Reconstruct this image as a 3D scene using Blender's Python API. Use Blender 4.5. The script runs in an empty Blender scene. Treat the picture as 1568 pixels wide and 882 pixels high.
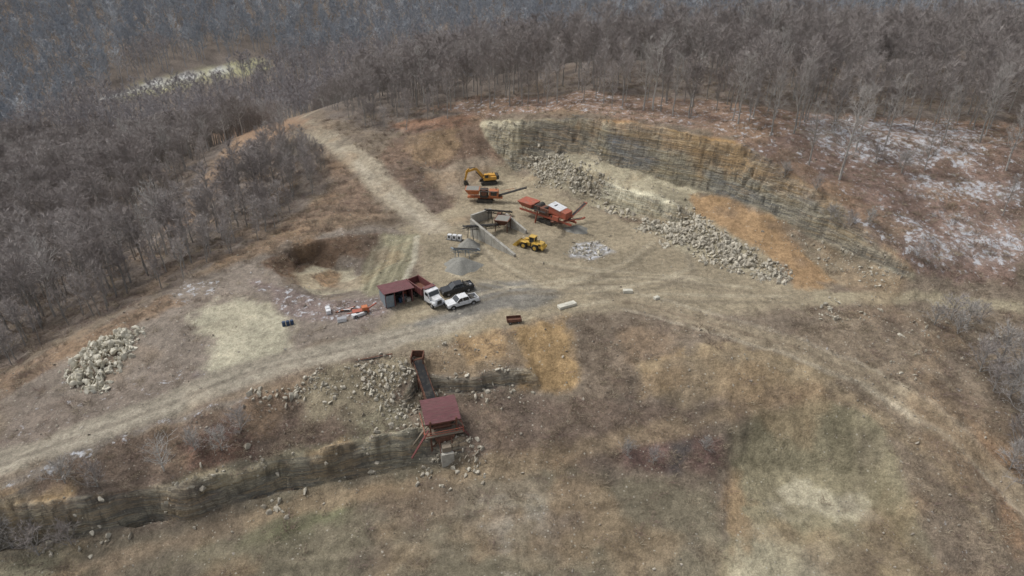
import bpy, bmesh, math, random
import numpy as np
from mathutils import Vector, Matrix
from mathutils.geometry import delaunay_2d_cdt
random.seed(3); rng=np.random.default_rng(5)
scene=bpy.context.scene
# ---------------------------------------------------------------- camera
CAMZ=62.0; PITCH=math.radians(30); FL=1045.0
cam=bpy.data.cameras.new("camera"); camo=bpy.data.objects.new("camera",cam)
scene.collection.objects.link(camo); scene.camera=camo
camo.location=(0,0,CAMZ); camo.rotation_euler=(math.radians(60),0,0)
cam.lens=24.0; cam.sensor_width=36; cam.clip_end=9000; cam.clip_start=1
# ---------------------------------------------------------------- light
w=bpy.data.worlds.new("World"); scene.world=w; w.use_nodes=True
nt=w.node_tree; nt.nodes.clear()
sk=nt.nodes.new('ShaderNodeTexSky'); sk.sky_type='NISHITA'; sk.sun_disc=False
sk.sun_elevation=math.radians(58); sk.sun_rotation=math.radians(-70); sk.dust_density=4; sk.air_density=1.0
hs=nt.nodes.new('ShaderNodeHueSaturation'); hs.inputs['Saturation'].default_value=0.30
bg=nt.nodes.new('ShaderNodeBackground'); bg.inputs[1].default_value=0.15
wo=nt.nodes.new('ShaderNodeOutputWorld')
nt.links.new(sk.outputs[0],hs.inputs['Color']); nt.links.new(hs.outputs[0],bg.inputs[0]); nt.links.new(bg.outputs[0],wo.inputs[0])
sl=bpy.data.lights.new("sun","SUN"); sl.energy=1.5; sl.angle=math.radians(12); sl.color=(1,.975,.93)
so=bpy.data.objects.new("sun",sl); scene.collection.objects.link(so)
so.rotation_euler=(math.radians(32),0,math.radians(-110))
scene.view_settings.view_transform='Standard'; scene.view_settings.look='None'; scene.view_settings.exposure=0
# ---------------------------------------------------------------- helpers
def lin(c):
    c=c/255.0
    return c/12.92 if c<=.04045 else ((c+.055)/1.055)**2.4
def C(r,g,b):
    c=(lin(r),lin(g),lin(b)); l=sum(c)/3; return tuple((l+(x-l)*.92)*1.24 for x in c)
T=[rng.random((256,256)) for _ in range(12)]
def vn(x,y,s):
    t=T[s%12]; xi=np.floor(x).astype(int); yi=np.floor(y).astype(int)
    fx=x-xi; fy=y-yi; fx=fx*fx*(3-2*fx); fy=fy*fy*(3-2*fy)
    a=t[xi%256,yi%256]; b=t[(xi+1)%256,yi%256]; c=t[xi%256,(yi+1)%256]; d=t[(xi+1)%256,(yi+1)%256]
    return (a*(1-fx)+b*fx)*(1-fy)+(c*(1-fx)+d*fx)*fy
def fbm(x,y,scale,o=4,seed=0):
    r=0;a=1;n=0
    for i in range(o):
        ca,sa=math.cos(i*.9+seed),math.sin(i*.9+seed)
        if seed>=20: ca,sa=1,0
        r=r+a*(vn((x*ca-y*sa)/scale+i*17.3+seed*7,(x*sa+y*ca)/scale+seed*3.1,i+seed)*2-1); n+=a; a*=.5; scale*=.5
    return r/n*1.5
def ss(a,b,x):
    t=np.clip((x-a)/(b-a),0,1); return t*t*(3-2*t)
def ray(u,v):
    yc=-(v-441)/FL; c,s=math.cos(PITCH),math.sin(PITCH)
    return ((u-784)/FL, c+yc*s, -s+yc*c)
def unp(u,v,z):
    d=ray(u,v); t=(z-CAMZ)/d[2]; return (d[0]*t,d[1]*t,z)
def inside(P,x,y):
    r=np.zeros(x.shape,bool); n=len(P)
    for i in range(n):
        x1,y1=P[i];x2,y2=P[(i+1)%n]
        c=((y1>y)!=(y2>y)); 
        with np.errstate(all='ignore'): r^=c&(x<(x2-x1)*(y-y1)/(y2-y1+1e-12)+x1)
    return r
def segd(P,x,y,closed):
    d=np.full(x.shape,1e9)
    for i in range(len(P)-(0 if closed else 1)):
        a=P[i];b=P[(i+1)%len(P)]; ab=b-a; t=np.clip(((x-a[0])*ab[0]+(y-a[1])*ab[1])/(ab@ab+1e-9),0,1)
        d=np.minimum(d,np.hypot(x-a[0]-t*ab[0],y-a[1]-t*ab[1]))
    return d
# ---------------------------------------------------------------- terrain survey breaklines
def lift(l,dz): return [(u,v,z+dz) for u,v,z in l]
BL=[
[(735,182,10.6),(790,182,12.7),(830,178,14.2),(885,175,15.7),(940,183,16.7),(1000,192,16.7),(1060,203,16.6),(1110,212,16.4),(1150,222,15.6),(1185,250,13.7),(1230,277,12.1),(1290,310,10.1),(1335,355,7.3),(1365,385,5.3),(1400,415,3.1)],
lift([(775,250,2.5),(800,232,5.3),(850,226,7.6),(900,238,7.5),(950,258,6.5),(1000,272,5.9),(1050,285,5.4),(1100,300,5.2),(1150,318,4.9),(1200,340,4.1),(1250,370,2.9),(1300,395,2.2),(1350,415,1.9),(1400,432,1.9)],-.1),
lift([(812,250,3.2),(850,240,5.8),(905,258,6),(940,278,5.6),(990,293,5.5),(1035,312,4.9),(1065,330,3.4),(1110,360,2.4),(1160,390,1.5),(1200,410,.8)],-.1),
[(925,302,1.5),(985,328,.9),(1034,344,.7)],
[(790,262,1),(830,280,.8),(880,306,0),(940,322,0),(985,345,0),(1040,380,0),(1110,405,0),(1190,430,0),(1260,440,0),(1300,447,.3)],
[(735,160,10),(885,152,16),(1000,165,17),(1150,180,18),(1250,200,16.5),(1350,215,15),(1450,222,14.5),(1568,235,14)],
[(1300,250,12.5),(1400,300,9.5),(1500,300,9),(1568,320,8)],
[(1400,370,6),(1480,380,4.5),(1568,400,3.5)],
[(1300,452,.3),(1400,452,.3),(1480,458,-.3),(1568,470,-1)],
[(640,340,0),(600,305,1),(560,265,2.3),(525,235,3),(490,212,3.2),(440,190,3)],
[(600,210,5.5),(640,203,8),(690,192,9)],
[(640,262,3),(680,250,3),(700,222,6),(690,290,.5)],
[(0,578,-4),(100,520,-2),(180,480,-1),(250,452,0),(330,410,0),(400,378,.6),(470,352,1),(520,340,.8)],
[(520,340,.8),(570,330,.4),(540,288,1.2),(490,240,2.2),(455,205,2.5)],
[(0,500,-16),(100,440,-14),(200,380,-13),(300,330,-11),(380,290,-8),(430,250,-4),(420,205,-1)],
[(0,350,-22),(150,290,-21),(260,240,-16),(350,195,-9)],
[(405,405,.4),(430,380,.7),(500,362,1.2),(580,352,1.2),(640,358,1.1),(636,400,.9),(619,436,.4),(560,457,0),(500,458,0),(430,428,0),(405,405,.4)],
[(458,422,-3.4),(475,440,-2.7),(530,441,-3.3),(548,420,-4.3),(500,413,-4.6),(460,411,-4.2),(458,422,-3.4)],
[(-150,800,-5),(0,745,-3.5),(100,705,-3),(200,665,-2.5),(300,628,-2),(400,605,-1.5),(480,572,-1),(560,553,-.5),(630,545,0),(690,524,0),(740,512,0),(800,500,0),(850,484,0),(920,482,0),(1000,482,0),(1080,500,-.5),(1200,530,-1.3),(1300,570,-2.5),(1400,610,-4),(1480,660,-6),(1530,720,-9)],
lift([(-150,840,-7.5),(0,785,-6),(130,767,-6.5),(200,748,-6.3),(250,750,-6.7),(300,733,-6.2),(360,726,-6.5),(420,700,-5.9),(470,697,-6),(520,678,-5.4),(600,660,-5.1),(650,650,-5)],.2)+[(720,665,-6.4),(800,665,-6.5),(900,675,-7.3),(1000,685,-8.2),(1100,672,-7.6)],
lift([(-150,890,-12),(0,842,-11),(150,819,-11),(240,800,-11),(300,800,-11),(370,772,-10.8),(450,752,-10.6),(560,727,-10.4),(640,712,-10)],-.4)+[(700,715,-9.8),(800,725,-9.8),(900,735,-10.1),(1000,740,-10.5),(1080,745,-11)],
[(638,570,-1.3),(720,576,-1.6),(800,560,-1.4)],
[(645,594,-4.0),(730,602,-4.7),(806,585,-3.9)],
[(840,600,-5),(900,590,-4.5)],
[(1000,560,-2.3),(1080,538,-1.0),(1150,556,-1.4),(1250,578,-3)],
[(1000,612,-5.2),(1100,612,-4.8)],
[(1112,652,-6.5),(1170,622,-5.1),(1240,616,-4.9),(1310,623,-5.1),(1342,650,-5.8),(1372,700,-7.8),(1400,780,-10.1),(1440,870,-12.5)],
[(1130,711,-10.5),(1190,726,-11.5),(1260,724,-11.5),(1320,735,-11.5),(1352,795,-12.6),(1382,886,-13.9)],
[(1250,480,-.4),(1350,500,-.8),(1450,500,-1.2),(1568,525,-3)],
[(1450,620,-4.3),(1568,640,-6)],[(1470,720,-7.5),(1520,800,-10.5),(1568,882,-13)],
[(0,882,-12.6),(300,882,-12.3),(600,882,-12),(900,882,-12.5),(1100,882,-14),(1250,882,-14.5)],
]
PTS=[(-200,20,-14),(0,20,-13),(200,20,-18),(-300,-100,-16),(0,-100,-14),(300,-100,-22),
(-130,55,-8),(-200,90,-24),(-230,200,-31),(150,60,-14),(160,95,-5),(180,140,8),(200,200,15),
(-20,200,10),(20,205,18),(60,205,19.5),(100,200,19.5),(150,195,17),(20,240,15),(80,245,18),(150,240,17),(-60,240,0),(-110,240,-16),
(-180,290,-40),(-40,300,-12),(40,310,-14),(120,315,-12),(220,320,-8),(-110,335,-46),(-190,350,-50),(-190,400,-36),(-130,420,-34),(-250,350,-48),(-250,405,-36),(-300,450,-30),
(-100,500,-22),(0,420,-24),(100,400,-30),(250,420,-28),(0,560,-2),(-250,600,0),(200,560,0),(450,520,10),(-450,500,5),(-450,300,-20),(400,300,0),(400,150,5),
(-700,700,40),(0,800,45),(700,700,45),(0,1300,80),(-1300,800,80),(1300,800,80),(-1500,0,10),(1500,0,10),
(-4000,-3000,10),(4000,-3000,10),(4000,6000,150),(-4000,6000,150),(0,3000,140),(0,-1500,-10)]
V2=[];Z=[];E=[]
for l in BL:
    for i,p in enumerate(l):
        x,y,z=unp(*p)
        V2.append(Vector((x,y)));Z.append(z)
        if i: E.append((len(V2)-2,len(V2)-1))
for p in PTS: V2.append(Vector(p[:2]));Z.append(p[2])
ov,oe,of,orv,_,_=delaunay_2d_cdt(V2,E,[],0,1e-4)
oz=[]
for i,v in enumerate(ov):
    if orv[i]: oz.append(Z[orv[i][0]])
    else:
        dd=sorted((((v-q).length,k) for k,q in enumerate(V2)))[:3]
        oz.append(sum(Z[k]/(d+.1) for d,k in dd)/sum(1/(d+.1) for d,k in dd))
def axis(lo,hi,step,far0,far1,g=1.06,cap=9):
    a=list(np.arange(lo,hi,step)); s=step
    while a[-1]<far1: s=min(s*g,cap if a[-1]<700 else 200); a.append(a[-1]+s)
    b=[];x=lo;s=step
    while x>far0: s=min(s*g,cap if x>-700 else 200); x-=s; b.append(x)
    return np.array(b[::-1]+a)
xs=axis(-92,92,.36,-3900,3900); ys=axis(52,166,.28,-2900,5900)
NX,NY=len(xs),len(ys)
HZ=np.full((NX,NY),0.0)
for f in of:
    P=[(ov[i].x,ov[i].y,oz[i]) for i in f]
    x0=min(p[0] for p in P);x1=max(p[0] for p in P);y0=min(p[1] for p in P);y1=max(p[1] for p in P)
    a,b=np.searchsorted(xs,x0),np.searchsorted(xs,x1,side='right'); c,d=np.searchsorted(ys,y0),np.searchsorted(ys,y1,side='right')
    if a>=b or c>=d: continue
    X,Y=np.meshgrid(xs[a:b],ys[c:d],indexing='ij')
    (ax,ay,az),(bx,by,bz),(cx,cy,cz)=P
    D=(by-cy)*(ax-cx)+(cx-bx)*(ay-cy)
    if abs(D)<1e-9: continue
    l1=((by-cy)*(X-cx)+(cx-bx)*(Y-cy))/D; l2=((cy-ay)*(X-cx)+(ax-cx)*(Y-cy))/D; l3=1-l1-l2
    m=(l1>=-1e-6)&(l2>=-1e-6)&(l3>=-1e-6)
    HZ[a:b,c:d][m]=(l1*az+l2*bz+l3*cz)[m]
def blur(A,n):
    for _ in range(n):
        B_=A.copy(); B_[1:-1]=(A[:-2]+2*A[1:-1]+A[2:])/4; A=B_.copy(); A[:,1:-1]=(B_[:,:-2]+2*B_[:,1:-1]+B_[:,2:])/4
    return A
XX,YY=np.meshgrid(xs,ys,indexing='ij')
def slope(A):
    gx=np.gradient(A,xs,axis=0);gy=np.gradient(A,ys,axis=1); return np.hypot(gx,gy)
near=(1-ss(150,260,np.abs(XX)))*(1-ss(175,240,YY))*ss(20,45,YY)
L=blur(HZ,2); S=blur(HZ,30); sp=slope(blur(HZ,2))
wt=blur(ss(.5,.85,sp)*near,4); HZ=L*wt+S*(1-wt)
def zone(px,soft):
    P=np.array([unp(*p)[:2] for p in px]); m=np.zeros_like(XX); a,b=np.searchsorted(xs,P[:,0].min()-soft),np.searchsorted(xs,P[:,0].max()+soft); e,f=np.searchsorted(ys,P[:,1].min()-soft),np.searchsorted(ys,P[:,1].max()+soft)
    x=XX[a:b,e:f];y=YY[a:b,e:f]; sd=segd(P,x,y,True); sd=np.where(inside(P,x,y),sd,-sd); m[a:b,e:f]=ss(-soft,soft,sd); return m
slump=zone([(1080,660,-7),(1170,600,-5),(1330,600,-5),(1400,680,-8),(1440,870,-12),(1350,900,-13),(1120,760,-11)],2)
rend=zone([(1190,235,12),(1300,290,10),(1440,420,3),(1400,450,0),(1180,330,4)],5)
pitz=zone([(395,400,0),(430,370,0),(500,352,0),(640,352,0),(640,440,0),(560,462,0),(430,440,0)],2)
midz=zone([(715,640,-6),(1110,650,-7),(1110,760,-11),(705,740,-10)],2)
CLF=np.clip(1-slump*.8-rend*.3-pitz*.9-midz*.9,0,1)
cw=blur(ss(.65,1.15,slope(HZ))*near,2)*CLF
flat=blur((1-ss(.03,.16,slope(S)))*near*(HZ>-3),4)
rough=1-.85*flat
far=1-near
gx=np.gradient(HZ,xs,axis=0);gy=np.gradient(HZ,ys,axis=1); gl=np.hypot(gx,gy)+1e-6
stp_=blur(ss(.6,1.1,gl)*near,2)
HZ+=np.clip(stp_*fbm(XX,YY,8,4,3)*1.6*np.minimum(gl,2.4)*.6,-2.4,1.9)
HZ+=fbm(XX,YY,14,4,1)*.7*rough*near+fbm(XX,YY,3.2,4,2)*.34*rough*near+fbm(XX,YY,1.3,2,3)*.06*near
HZ+=fbm(XX,YY*.25,2.2,3,20)*.34*np.clip(slump+rend*.6+pitz*.3,0,1)*ss(.35,.8,gl)
HZ+=fbm(XX,YY,90,4,4)*4*far
rid=1-np.abs(fbm(XX,YY,3.6,4,5)); HZ+=cw*(rid-.62)*1.5
cxw=XX+fbm(XX,YY,3,3,6)*1.8; cyw=YY+fbm(XX,YY,3,3,7)*1.8
cell=T[3][np.floor(cxw/2.3).astype(int)%256,np.floor(cyw/1.2).astype(int)%256]; cell2=T[4][np.floor(cxw/.9+cyw*.3).astype(int)%256,np.floor(cyw/.7).astype(int)%256]
HZ+=cw*((cell-.5)*.8+(cell2-.5)*.35)
stp=2.3; fr=(HZ/stp+fbm(XX,YY,11,3,6)*.7); fq=fr-np.floor(fr); HZ+=cw*stp*.6*(ss(.35,.62,fq)-fq)
def H(x,y):
    x=np.atleast_1d(np.asarray(x,float));y=np.atleast_1d(np.asarray(y,float))
    i=np.clip(np.searchsorted(xs,x)-1,0,NX-2);j=np.clip(np.searchsorted(ys,y)-1,0,NY-2)
    fx=np.clip((x-xs[i])/(xs[i+1]-xs[i]),0,1);fy=np.clip((y-ys[j])/(ys[j+1]-ys[j]),0,1)
    return (HZ[i,j]*(1-fx)+HZ[i+1,j]*fx)*(1-fy)+(HZ[i,j+1]*(1-fx)+HZ[i+1,j+1]*fx)*fy
def G(A,x,y):
    i=np.clip(np.searchsorted(xs,x),0,NX-1);j=np.clip(np.searchsorted(ys,y),0,NY-1); return A[i,j]
tt=np.arange(55,900,.25)
def survey(u,v):
    d=ray(u,v); x=d[0]*tt;y=d[1]*tt;z=CAMZ+d[2]*tt
    k=np.argmax(z<H(x,y)); return Vector((x[k],y[k],z[k]))
# ---------------------------------------------------------------- colour zones
col=np.zeros((NX,NY,3)); col[:]=C(110,101,93)
msk=np.zeros((NX,NY,4)); msk[...,2]=.4
n8=fbm(XX,YY,7,4,7); n2=fbm(XX,YY,2.2,4,8)
def wpoly(px): return np.array([survey(*p)[:2] for p in px])
def layer(px,c=None,soft=1.2,namp=1.5,op=1,snow=None,brush=None,stones=None,width=None,world=False):
    P=np.array(px,float) if world else wpoly(px)
    m=12+(width or 0)
    a,b=np.searchsorted(xs,P[:,0].min()-m),np.searchsorted(xs,P[:,0].max()+m);e,f=np.searchsorted(ys,P[:,1].min()-m),np.searchsorted(ys,P[:,1].max()+m)
    sl_=(slice(a,b),slice(e,f)); x=XX[sl_];y=YY[sl_]
    if width: sd=width/2-segd(P,x,y,False)
    else:
        sd=segd(P,x,y,True); sd=np.where(inside(P,x,y),sd,-sd)
    sd=sd+(n8[sl_]*.8+n2[sl_]*.6)*namp
    k=(ss(-soft,soft,sd)*op)
    if c is not None: col[sl_]=col[sl_]*(1-k[...,None])+np.array(C(*c))*k[...,None]
    for ch,val in ((0,snow),(2,brush),(3,stones)):
        if val is not None: msk[sl_+(ch,)]=msk[sl_+(ch,)]*(1-k)+val*k
    return k
SITE=np.vstack([wpoly([(0,570),(100,513),(200,468),(260,440),(340,402),(410,362),(445,335),(480,300),(512,285),(500,258),(470,225),(440,205),(425,185),(470,168),(500,180),(560,200),(620,200),(700,180),(735,168),(885,162),(1000,176),(1100,188),(1200,200),(1330,200),(1450,208),(1567,222)]),
   np.array([(200,150),(300,60),(300,-120),(-300,-120),(-220,40),(-110,60)])])
layer(SITE,(121,109,94),2,1,snow=.06,brush=.35,stones=.35,world=True)
layer([(250,445),(330,405),(430,365),(520,345),(640,345),(620,500),(480,530),(300,600),(0,690),(0,590),(120,520)],(126,116,105),2,2,snow=.22,brush=.12,stones=.4)
layer([(600,350),(660,330),(700,300),(690,255),(760,240),(800,262),(880,306),(985,345),(1040,380),(1190,430),(1270,440),(1250,470),(1100,480),(1000,468),(850,484),(740,515),(640,545),(560,530),(600,480),(635,440),(640,380)],(139,128,107),1.5,1.2,snow=0,brush=0,stones=.15)
layer([(430,372),(520,342),(590,330),(560,290),(520,245),(490,230),(510,290),(470,320),(430,345)],(118,100,84),2,2,brush=.6)
layer([(330,410),(430,375),(520,352),(600,342),(600,325),(520,330),(430,352),(340,392)],(130,111,91),2,2,brush=.5)
layer([(560,262),(600,215),(640,195),(740,178),(775,250),(700,250),(690,320),(640,320),(600,290)],(122,102,86),2,2,brush=.45,stones=.3)
layer([(620,210),(690,195),(715,225),(690,245),(640,250)],(140,118,92),1.5,2,brush=.2)
layer([(600,190),(690,178),(735,172),(720,190),(640,205)],(140,109,88),1.5,2,brush=.5,snow=.15)
layer([(612,290),(650,258),(672,262),(690,320),(660,330)],(98,84,74),1.2,1,brush=.6)
layer([(655,262),(740,235),(760,250),(700,300),(680,300)],(133,120,103),1.5,1,brush=0)
layer([(665,350),(630,322),(590,290),(555,250),(515,218),(480,205),(440,190),(470,176)],(144,134,116),1,.4,width=7,brush=0,stones=.1,snow=0)
layer([(660,345),(622,318),(580,287),(548,252),(508,218)],(156,147,130),.5,.2,width=2,op=.6)
layer([(440,195),(385,203),(350,250),(310,300),(275,340)],(146,122,98),2,2,width=9,brush=.1)
layer([(300,185),(400,180),(480,200),(390,215),(320,205)],(142,116,94),3,3,op=.8,brush=.4)
layer([(300,480),(335,462),(425,458),(435,490),(440,545),(380,572),(305,592),(330,540)],(162,156,135),1.4,2.4,snow=0,brush=0,stones=.15)
layer([(130,650),(200,605),(300,575),(380,590),(250,640)],(116,105,100),1,2,snow=.36)
layer([(0,640),(130,600),(260,560),(300,590),(150,650),(0,690)],(124,113,102),1,2,snow=.28,stones=.5)
layer([(0,575),(120,515),(250,450),(270,465),(140,535),(0,610)],(130,111,92),1,2,brush=.5,snow=.2)
layer([(385,430),(430,433),(500,460),(600,458),(590,478),(520,492),(430,480)],(122,109,103),1,1.5,snow=.42,stones=.5)
layer([(270,440),(340,430),(330,455),(270,462)],None,1,1.5,snow=.45)
# pit
layer([(400,402),(470,368),(580,355),(592,385),(480,412),(455,428),(430,425)],(108,89,73),.6,.8,brush=.55,snow=0,stones=.3)
layer([(586,356),(640,358),(636,402),(618,438),(565,455),(545,440),(552,412)],(128,123,101),.6,.6,brush=.03,snow=0)
layer([(450,420),(480,408),(545,408),(556,440),(500,452),(460,440)],(164,156,134),.6,.8,snow=0,brush=0)
layer([(478,425),(505,412),(525,418),(520,440),(490,440)],(152,128,100),.6,.8,brush=.8)
for i in range(8): layer([(634-i*9,364+i*2),(620-i*9,400+i*4),(596-i*6,438+i)],((148,142,118) if i%2 else (104,100,82)),.3,.25,width=.8,op=.6)
layer([(638,362),(634,400),(618,436)],(160,154,136),.3,.2,width=1.3,op=.85)
# yard road
rd=[(800,440),(740,468),(660,503),(560,530),(450,553),(350,583),(250,623),(120,670),(0,714),(-150,768)]
layer(rd,(140,132,117),.8,.5,width=6.0,snow=0,brush=0,stones=.1)
layer(rd,(154,146,130),.4,.15,width=3.2,op=.55); layer(rd,(124,116,103),.3,.1,width=.9,op=.7)
layer([(0,740),(120,692),(250,640),(400,600),(400,612),(250,655),(120,712),(0,760)],(122,114,104),.6,.8,snow=.4,brush=.3)
layer([(735,432),(800,428),(858,450),(820,470),(730,480),(640,505),(600,500),(690,478)],(106,104,99),1.2,1.2,op=.8)
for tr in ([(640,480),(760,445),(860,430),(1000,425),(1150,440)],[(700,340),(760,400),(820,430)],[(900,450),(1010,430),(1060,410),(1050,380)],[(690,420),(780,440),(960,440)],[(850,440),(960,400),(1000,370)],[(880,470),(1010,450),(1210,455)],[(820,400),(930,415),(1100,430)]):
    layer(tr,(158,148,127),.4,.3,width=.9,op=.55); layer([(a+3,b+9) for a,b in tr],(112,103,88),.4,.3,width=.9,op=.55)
layer([(880,372),(915,368),(940,385),(905,398),(875,392)],(150,146,140),.5,.7,snow=.55,stones=.9)
# highwall
GW=(134,126,106)
layer([(735,184),(885,177),(1000,194),(1110,214),(1150,224),(1230,279),(1335,357),(1400,418),(1400,432),(1300,395),(1200,340),(1100,300),(1000,272),(900,238),(800,232),(775,250)],GW,.5,.3,snow=0,brush=.05,stones=.3)
layer([(885,177),(1000,194),(1110,214),(1150,224),(1230,279),(1290,315),(1250,325),(1180,290),(1130,258),(1050,232),(960,215),(880,205)],(154,124,88),.7,1,brush=.1)
layer([(1020,200),(1150,226),(1170,262),(1060,235)],(164,132,86),.7,1.2)
layer([(800,190),(870,185),(880,218),(830,222),(800,215)],(118,103,87),.7,.8)
layer([(925,215),(980,222),(1010,250),(990,262),(935,245)],(96,102,110),.5,.5)
layer([(1080,262),(1150,285),(1210,330),(1150,315),(1090,292)],(116,115,109),.5,.6)
layer([(732,186),(795,186),(800,240),(775,250),(745,215)],(178,169,142),.5,.7)
layer([(775,250),(800,232),(900,238),(1000,272),(1060,290),(1110,355),(1035,345),(985,340),(880,303),(800,262)],(148,140,118),.7,.8,brush=0,snow=.05,stones=.9)
layer([(1060,300),(1110,305),(1200,342),(1260,385),(1290,435),(1215,440),(1190,405),(1110,358),(1065,330)],(152,125,92),.9,1.6,brush=0,stones=.3)
layer([(1200,350),(1290,392),(1380,425),(1380,445),(1290,442),(1240,400)],(134,122,102),.8,1,brush=.15,stones=.7)
layer([(1150,300),(1210,325),(1290,370),(1390,425),(1400,418),(1300,350),(1220,300)],(122,118,104),.5,.6,op=.8,stones=.5)
layer([(1230,285),(1335,360),(1400,418),(1380,415),(1290,350),(1215,295)],(148,118,86),.5,.8,op=.8)
layer([(1000,330),(1065,330),(1200,408),(1190,432),(1110,406),(1040,380),(985,346)],(146,138,117),.9,1,brush=0,stones=1)
layer([(925,282),(990,296),(1040,314),(1040,342),(985,330),(925,300)],(182,176,152),.5,.5,stones=.2)
# plateau rim + right hillside
layer([(640,172),(735,150),(885,140),(1000,150),(1200,170),(1568,190),(1568,245),(1200,250),(1110,208),(940,180),(885,173),(735,180)],(136,113,96),1,2,snow=.42,brush=.3)
layer([(1150,215),(1250,200),(1568,225),(1568,440),(1420,430),(1370,385),(1290,308),(1185,248)],(122,102,91),1,2,snow=.36,brush=.5,stones=.35)
for q in ([(1240,175),(1500,195),(1500,262),(1400,255),(1250,225)],[(1440,330),(1568,350),(1568,430),(1480,410)],[(1290,320),(1400,340),(1480,400),(1430,420),(1340,355)],[(1380,260),(1568,280),(1568,310),(1400,290)]):
    layer(q,(138,122,113),1.5,3,snow=.55)
layer([(1200,230),(1300,300),(1400,350),(1390,375),(1290,312),(1180,250)],(134,109,88),.8,1.4,snow=.2,op=.7)
layer([(1250,448),(1400,440),(1568,462),(1568,480),(1400,462),(1250,470)],(142,132,110),.7,.6,brush=0)
layer([(1250,475),(1568,485),(1568,882),(1440,870),(1400,780),(1340,640),(1200,530)],(124,111,94),1.5,2,brush=.5,stones=.5,snow=.18)
layer([(1480,640),(1568,700),(1568,860),(1520,780)],(138,114,90),1.5,2,brush=.4)
# front slopes
layer([(0,750),(200,668),(400,608),(560,556),(640,548),(640,650),(520,680),(300,735),(130,767),(0,785)],(112,97,84),.6,1,brush=.7,stones=.5)
layer([(500,560),(620,548),(640,600),(560,650),(470,640),(440,600)],(134,124,103),1,1.5,brush=.2,stones=1)
layer([(560,640),(640,600),(640,655),(540,680)],(124,117,97),1,1.5,brush=.4,stones=.8)
layer([(270,680),(350,640),(400,680),(360,715),(290,730)],(102,80,72),1,1.5,brush=.9)
layer([(0,785),(130,767),(420,702),(660,650),(650,712),(450,750),(150,817),(0,840)],(142,134,112),.5,.5,snow=0,brush=.05,stones=.3)
for q in ([(0,750),(120,735),(130,815),(0,838)],[(240,745),(290,738),(300,790),(250,800)],[(480,705),(530,690),(560,735),(500,745)]): layer(q,(158,134,100),1,1.6,brush=.15)
layer([(690,525),(800,503),(810,560),(720,580),(640,572),(640,548)],(136,119,96),.7,1,brush=.2,stones=.5)
layer([(700,518),(765,510),(785,548),(720,556)],(152,126,90),1,1.6,op=.7)
layer([(790,502),(868,488),(888,585),(850,606),(785,600),(806,560)],(158,132,94),1.2,1.8,brush=.03,stones=.3)
layer([(660,602),(785,602),(850,608),(1000,615),(1100,640),(1100,740),(900,722),(700,707),(690,660)],(116,101,88),1,1.2,brush=.65,stones=.35)
layer([(880,490),(1000,485),(1100,505),(1000,560),(1000,610),(900,600)],(120,107,92),1,1.5,brush=.5,stones=.5)
layer([(985,565),(1080,522),(1200,540),(1270,572),(1240,600),(1110,612),(1000,600)],(142,126,100),1.4,2.4,brush=.12,stones=.3)
layer([(1000,560),(1050,530),(1040,580),(990,600)],(154,131,98),1.2,2,brush=0,op=.7)
for q in ([(940,680),(1030,670),(1040,725),(950,735)],[(1040,670),(1110,660),(1110,720),(1050,735)]): layer(q,(104,84,77),1,1.2,brush=.8)
layer([(1025,680),(1060,675),(1050,735),(1020,730)],(88,82,79),1,1,brush=.5)
# lower floor
layer([(-150,900),(0,842),(150,817),(300,793),(450,750),(640,712),(900,722),(1090,742),(1150,900),(1100,1000),(0,1100),(-300,1000)],(118,110,92),1.2,1,brush=.15,stones=.3,snow=.02)
layer([(430,790),(540,770),(520,800),(400,850),(380,830)],(106,109,80),2,2.5,op=.7,stones=0)
layer([(560,740),(900,740),(880,882),(560,882)],(122,112,95),2,3,brush=.25)
layer([(150,860),(560,800),(900,860),(900,1000),(100,1000)],(110,104,86),2,3,op=.6)
for q in ([(740,770),(780,775),(790,850),(750,860)],[(815,770),(870,790),(860,850),(820,810)],[(770,880),(850,870),(850,900),(780,900)]): layer(q,(146,139,126),1,2.4,op=.65,snow=.36,stones=.9)
lt=[(60,900),(180,858),(320,815),(480,770),(640,742),(850,697),(1050,655),(1130,632),(1200,608),(1300,612),(1350,655)]
layer(lt,(140,123,99),.9,1,width=2.6,op=.8,brush=.1,stones=.4)
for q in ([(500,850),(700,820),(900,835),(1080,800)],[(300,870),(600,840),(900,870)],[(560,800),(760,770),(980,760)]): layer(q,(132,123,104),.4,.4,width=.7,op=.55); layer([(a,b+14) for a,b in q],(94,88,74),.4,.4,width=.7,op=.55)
layer([(0,860),(100,845),(140,882),(0,900)],(116,111,92),1,2,brush=1)
# slump
layer([(1112,652),(1170,624),(1240,618),(1310,625),(1342,652),(1372,702),(1400,782),(1440,880),(1385,900),(1100,900),(1120,720)],(134,126,102),.8,.8,brush=.04,stones=.3,snow=0)
layer([(1120,650),(1175,626),(1320,630),(1350,660),(1340,728),(1190,722),(1130,708)],(122,115,93),.6,.9,op=.9)
layer([(1180,730),(1230,722),(1310,760),(1330,800),(1250,790),(1190,790)],(174,166,142),1,2.6,op=.85)
layer([(1110,780),(1170,800),(1260,850),(1280,900),(1110,900)],(160,152,128),1,2.4,op=.9)
layer([(1105,720),(1140,720),(1155,800),(1120,860),(1098,800)],(148,125,95),1,1.8,op=.8)
layer([(1290,800),(1390,790),(1430,882),(1320,882)],(126,118,95),.8,1,brush=.3)
for i in range(11):
    u0=1130+i*21; layer([(u0,642+abs(i-5)*4),(u0+6,680),(u0-4,720),(u0+10,745)],(92,86,70),.25,.5,width=.3,op=.5)
tk=[(960,462),(1080,494),(1200,528),(1330,580),(1450,655),(1530,735),(1600,800)]
layer(tk,(140,128,107),.8,.8,width=4.2,op=.8,brush=.05,snow=0)
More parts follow.
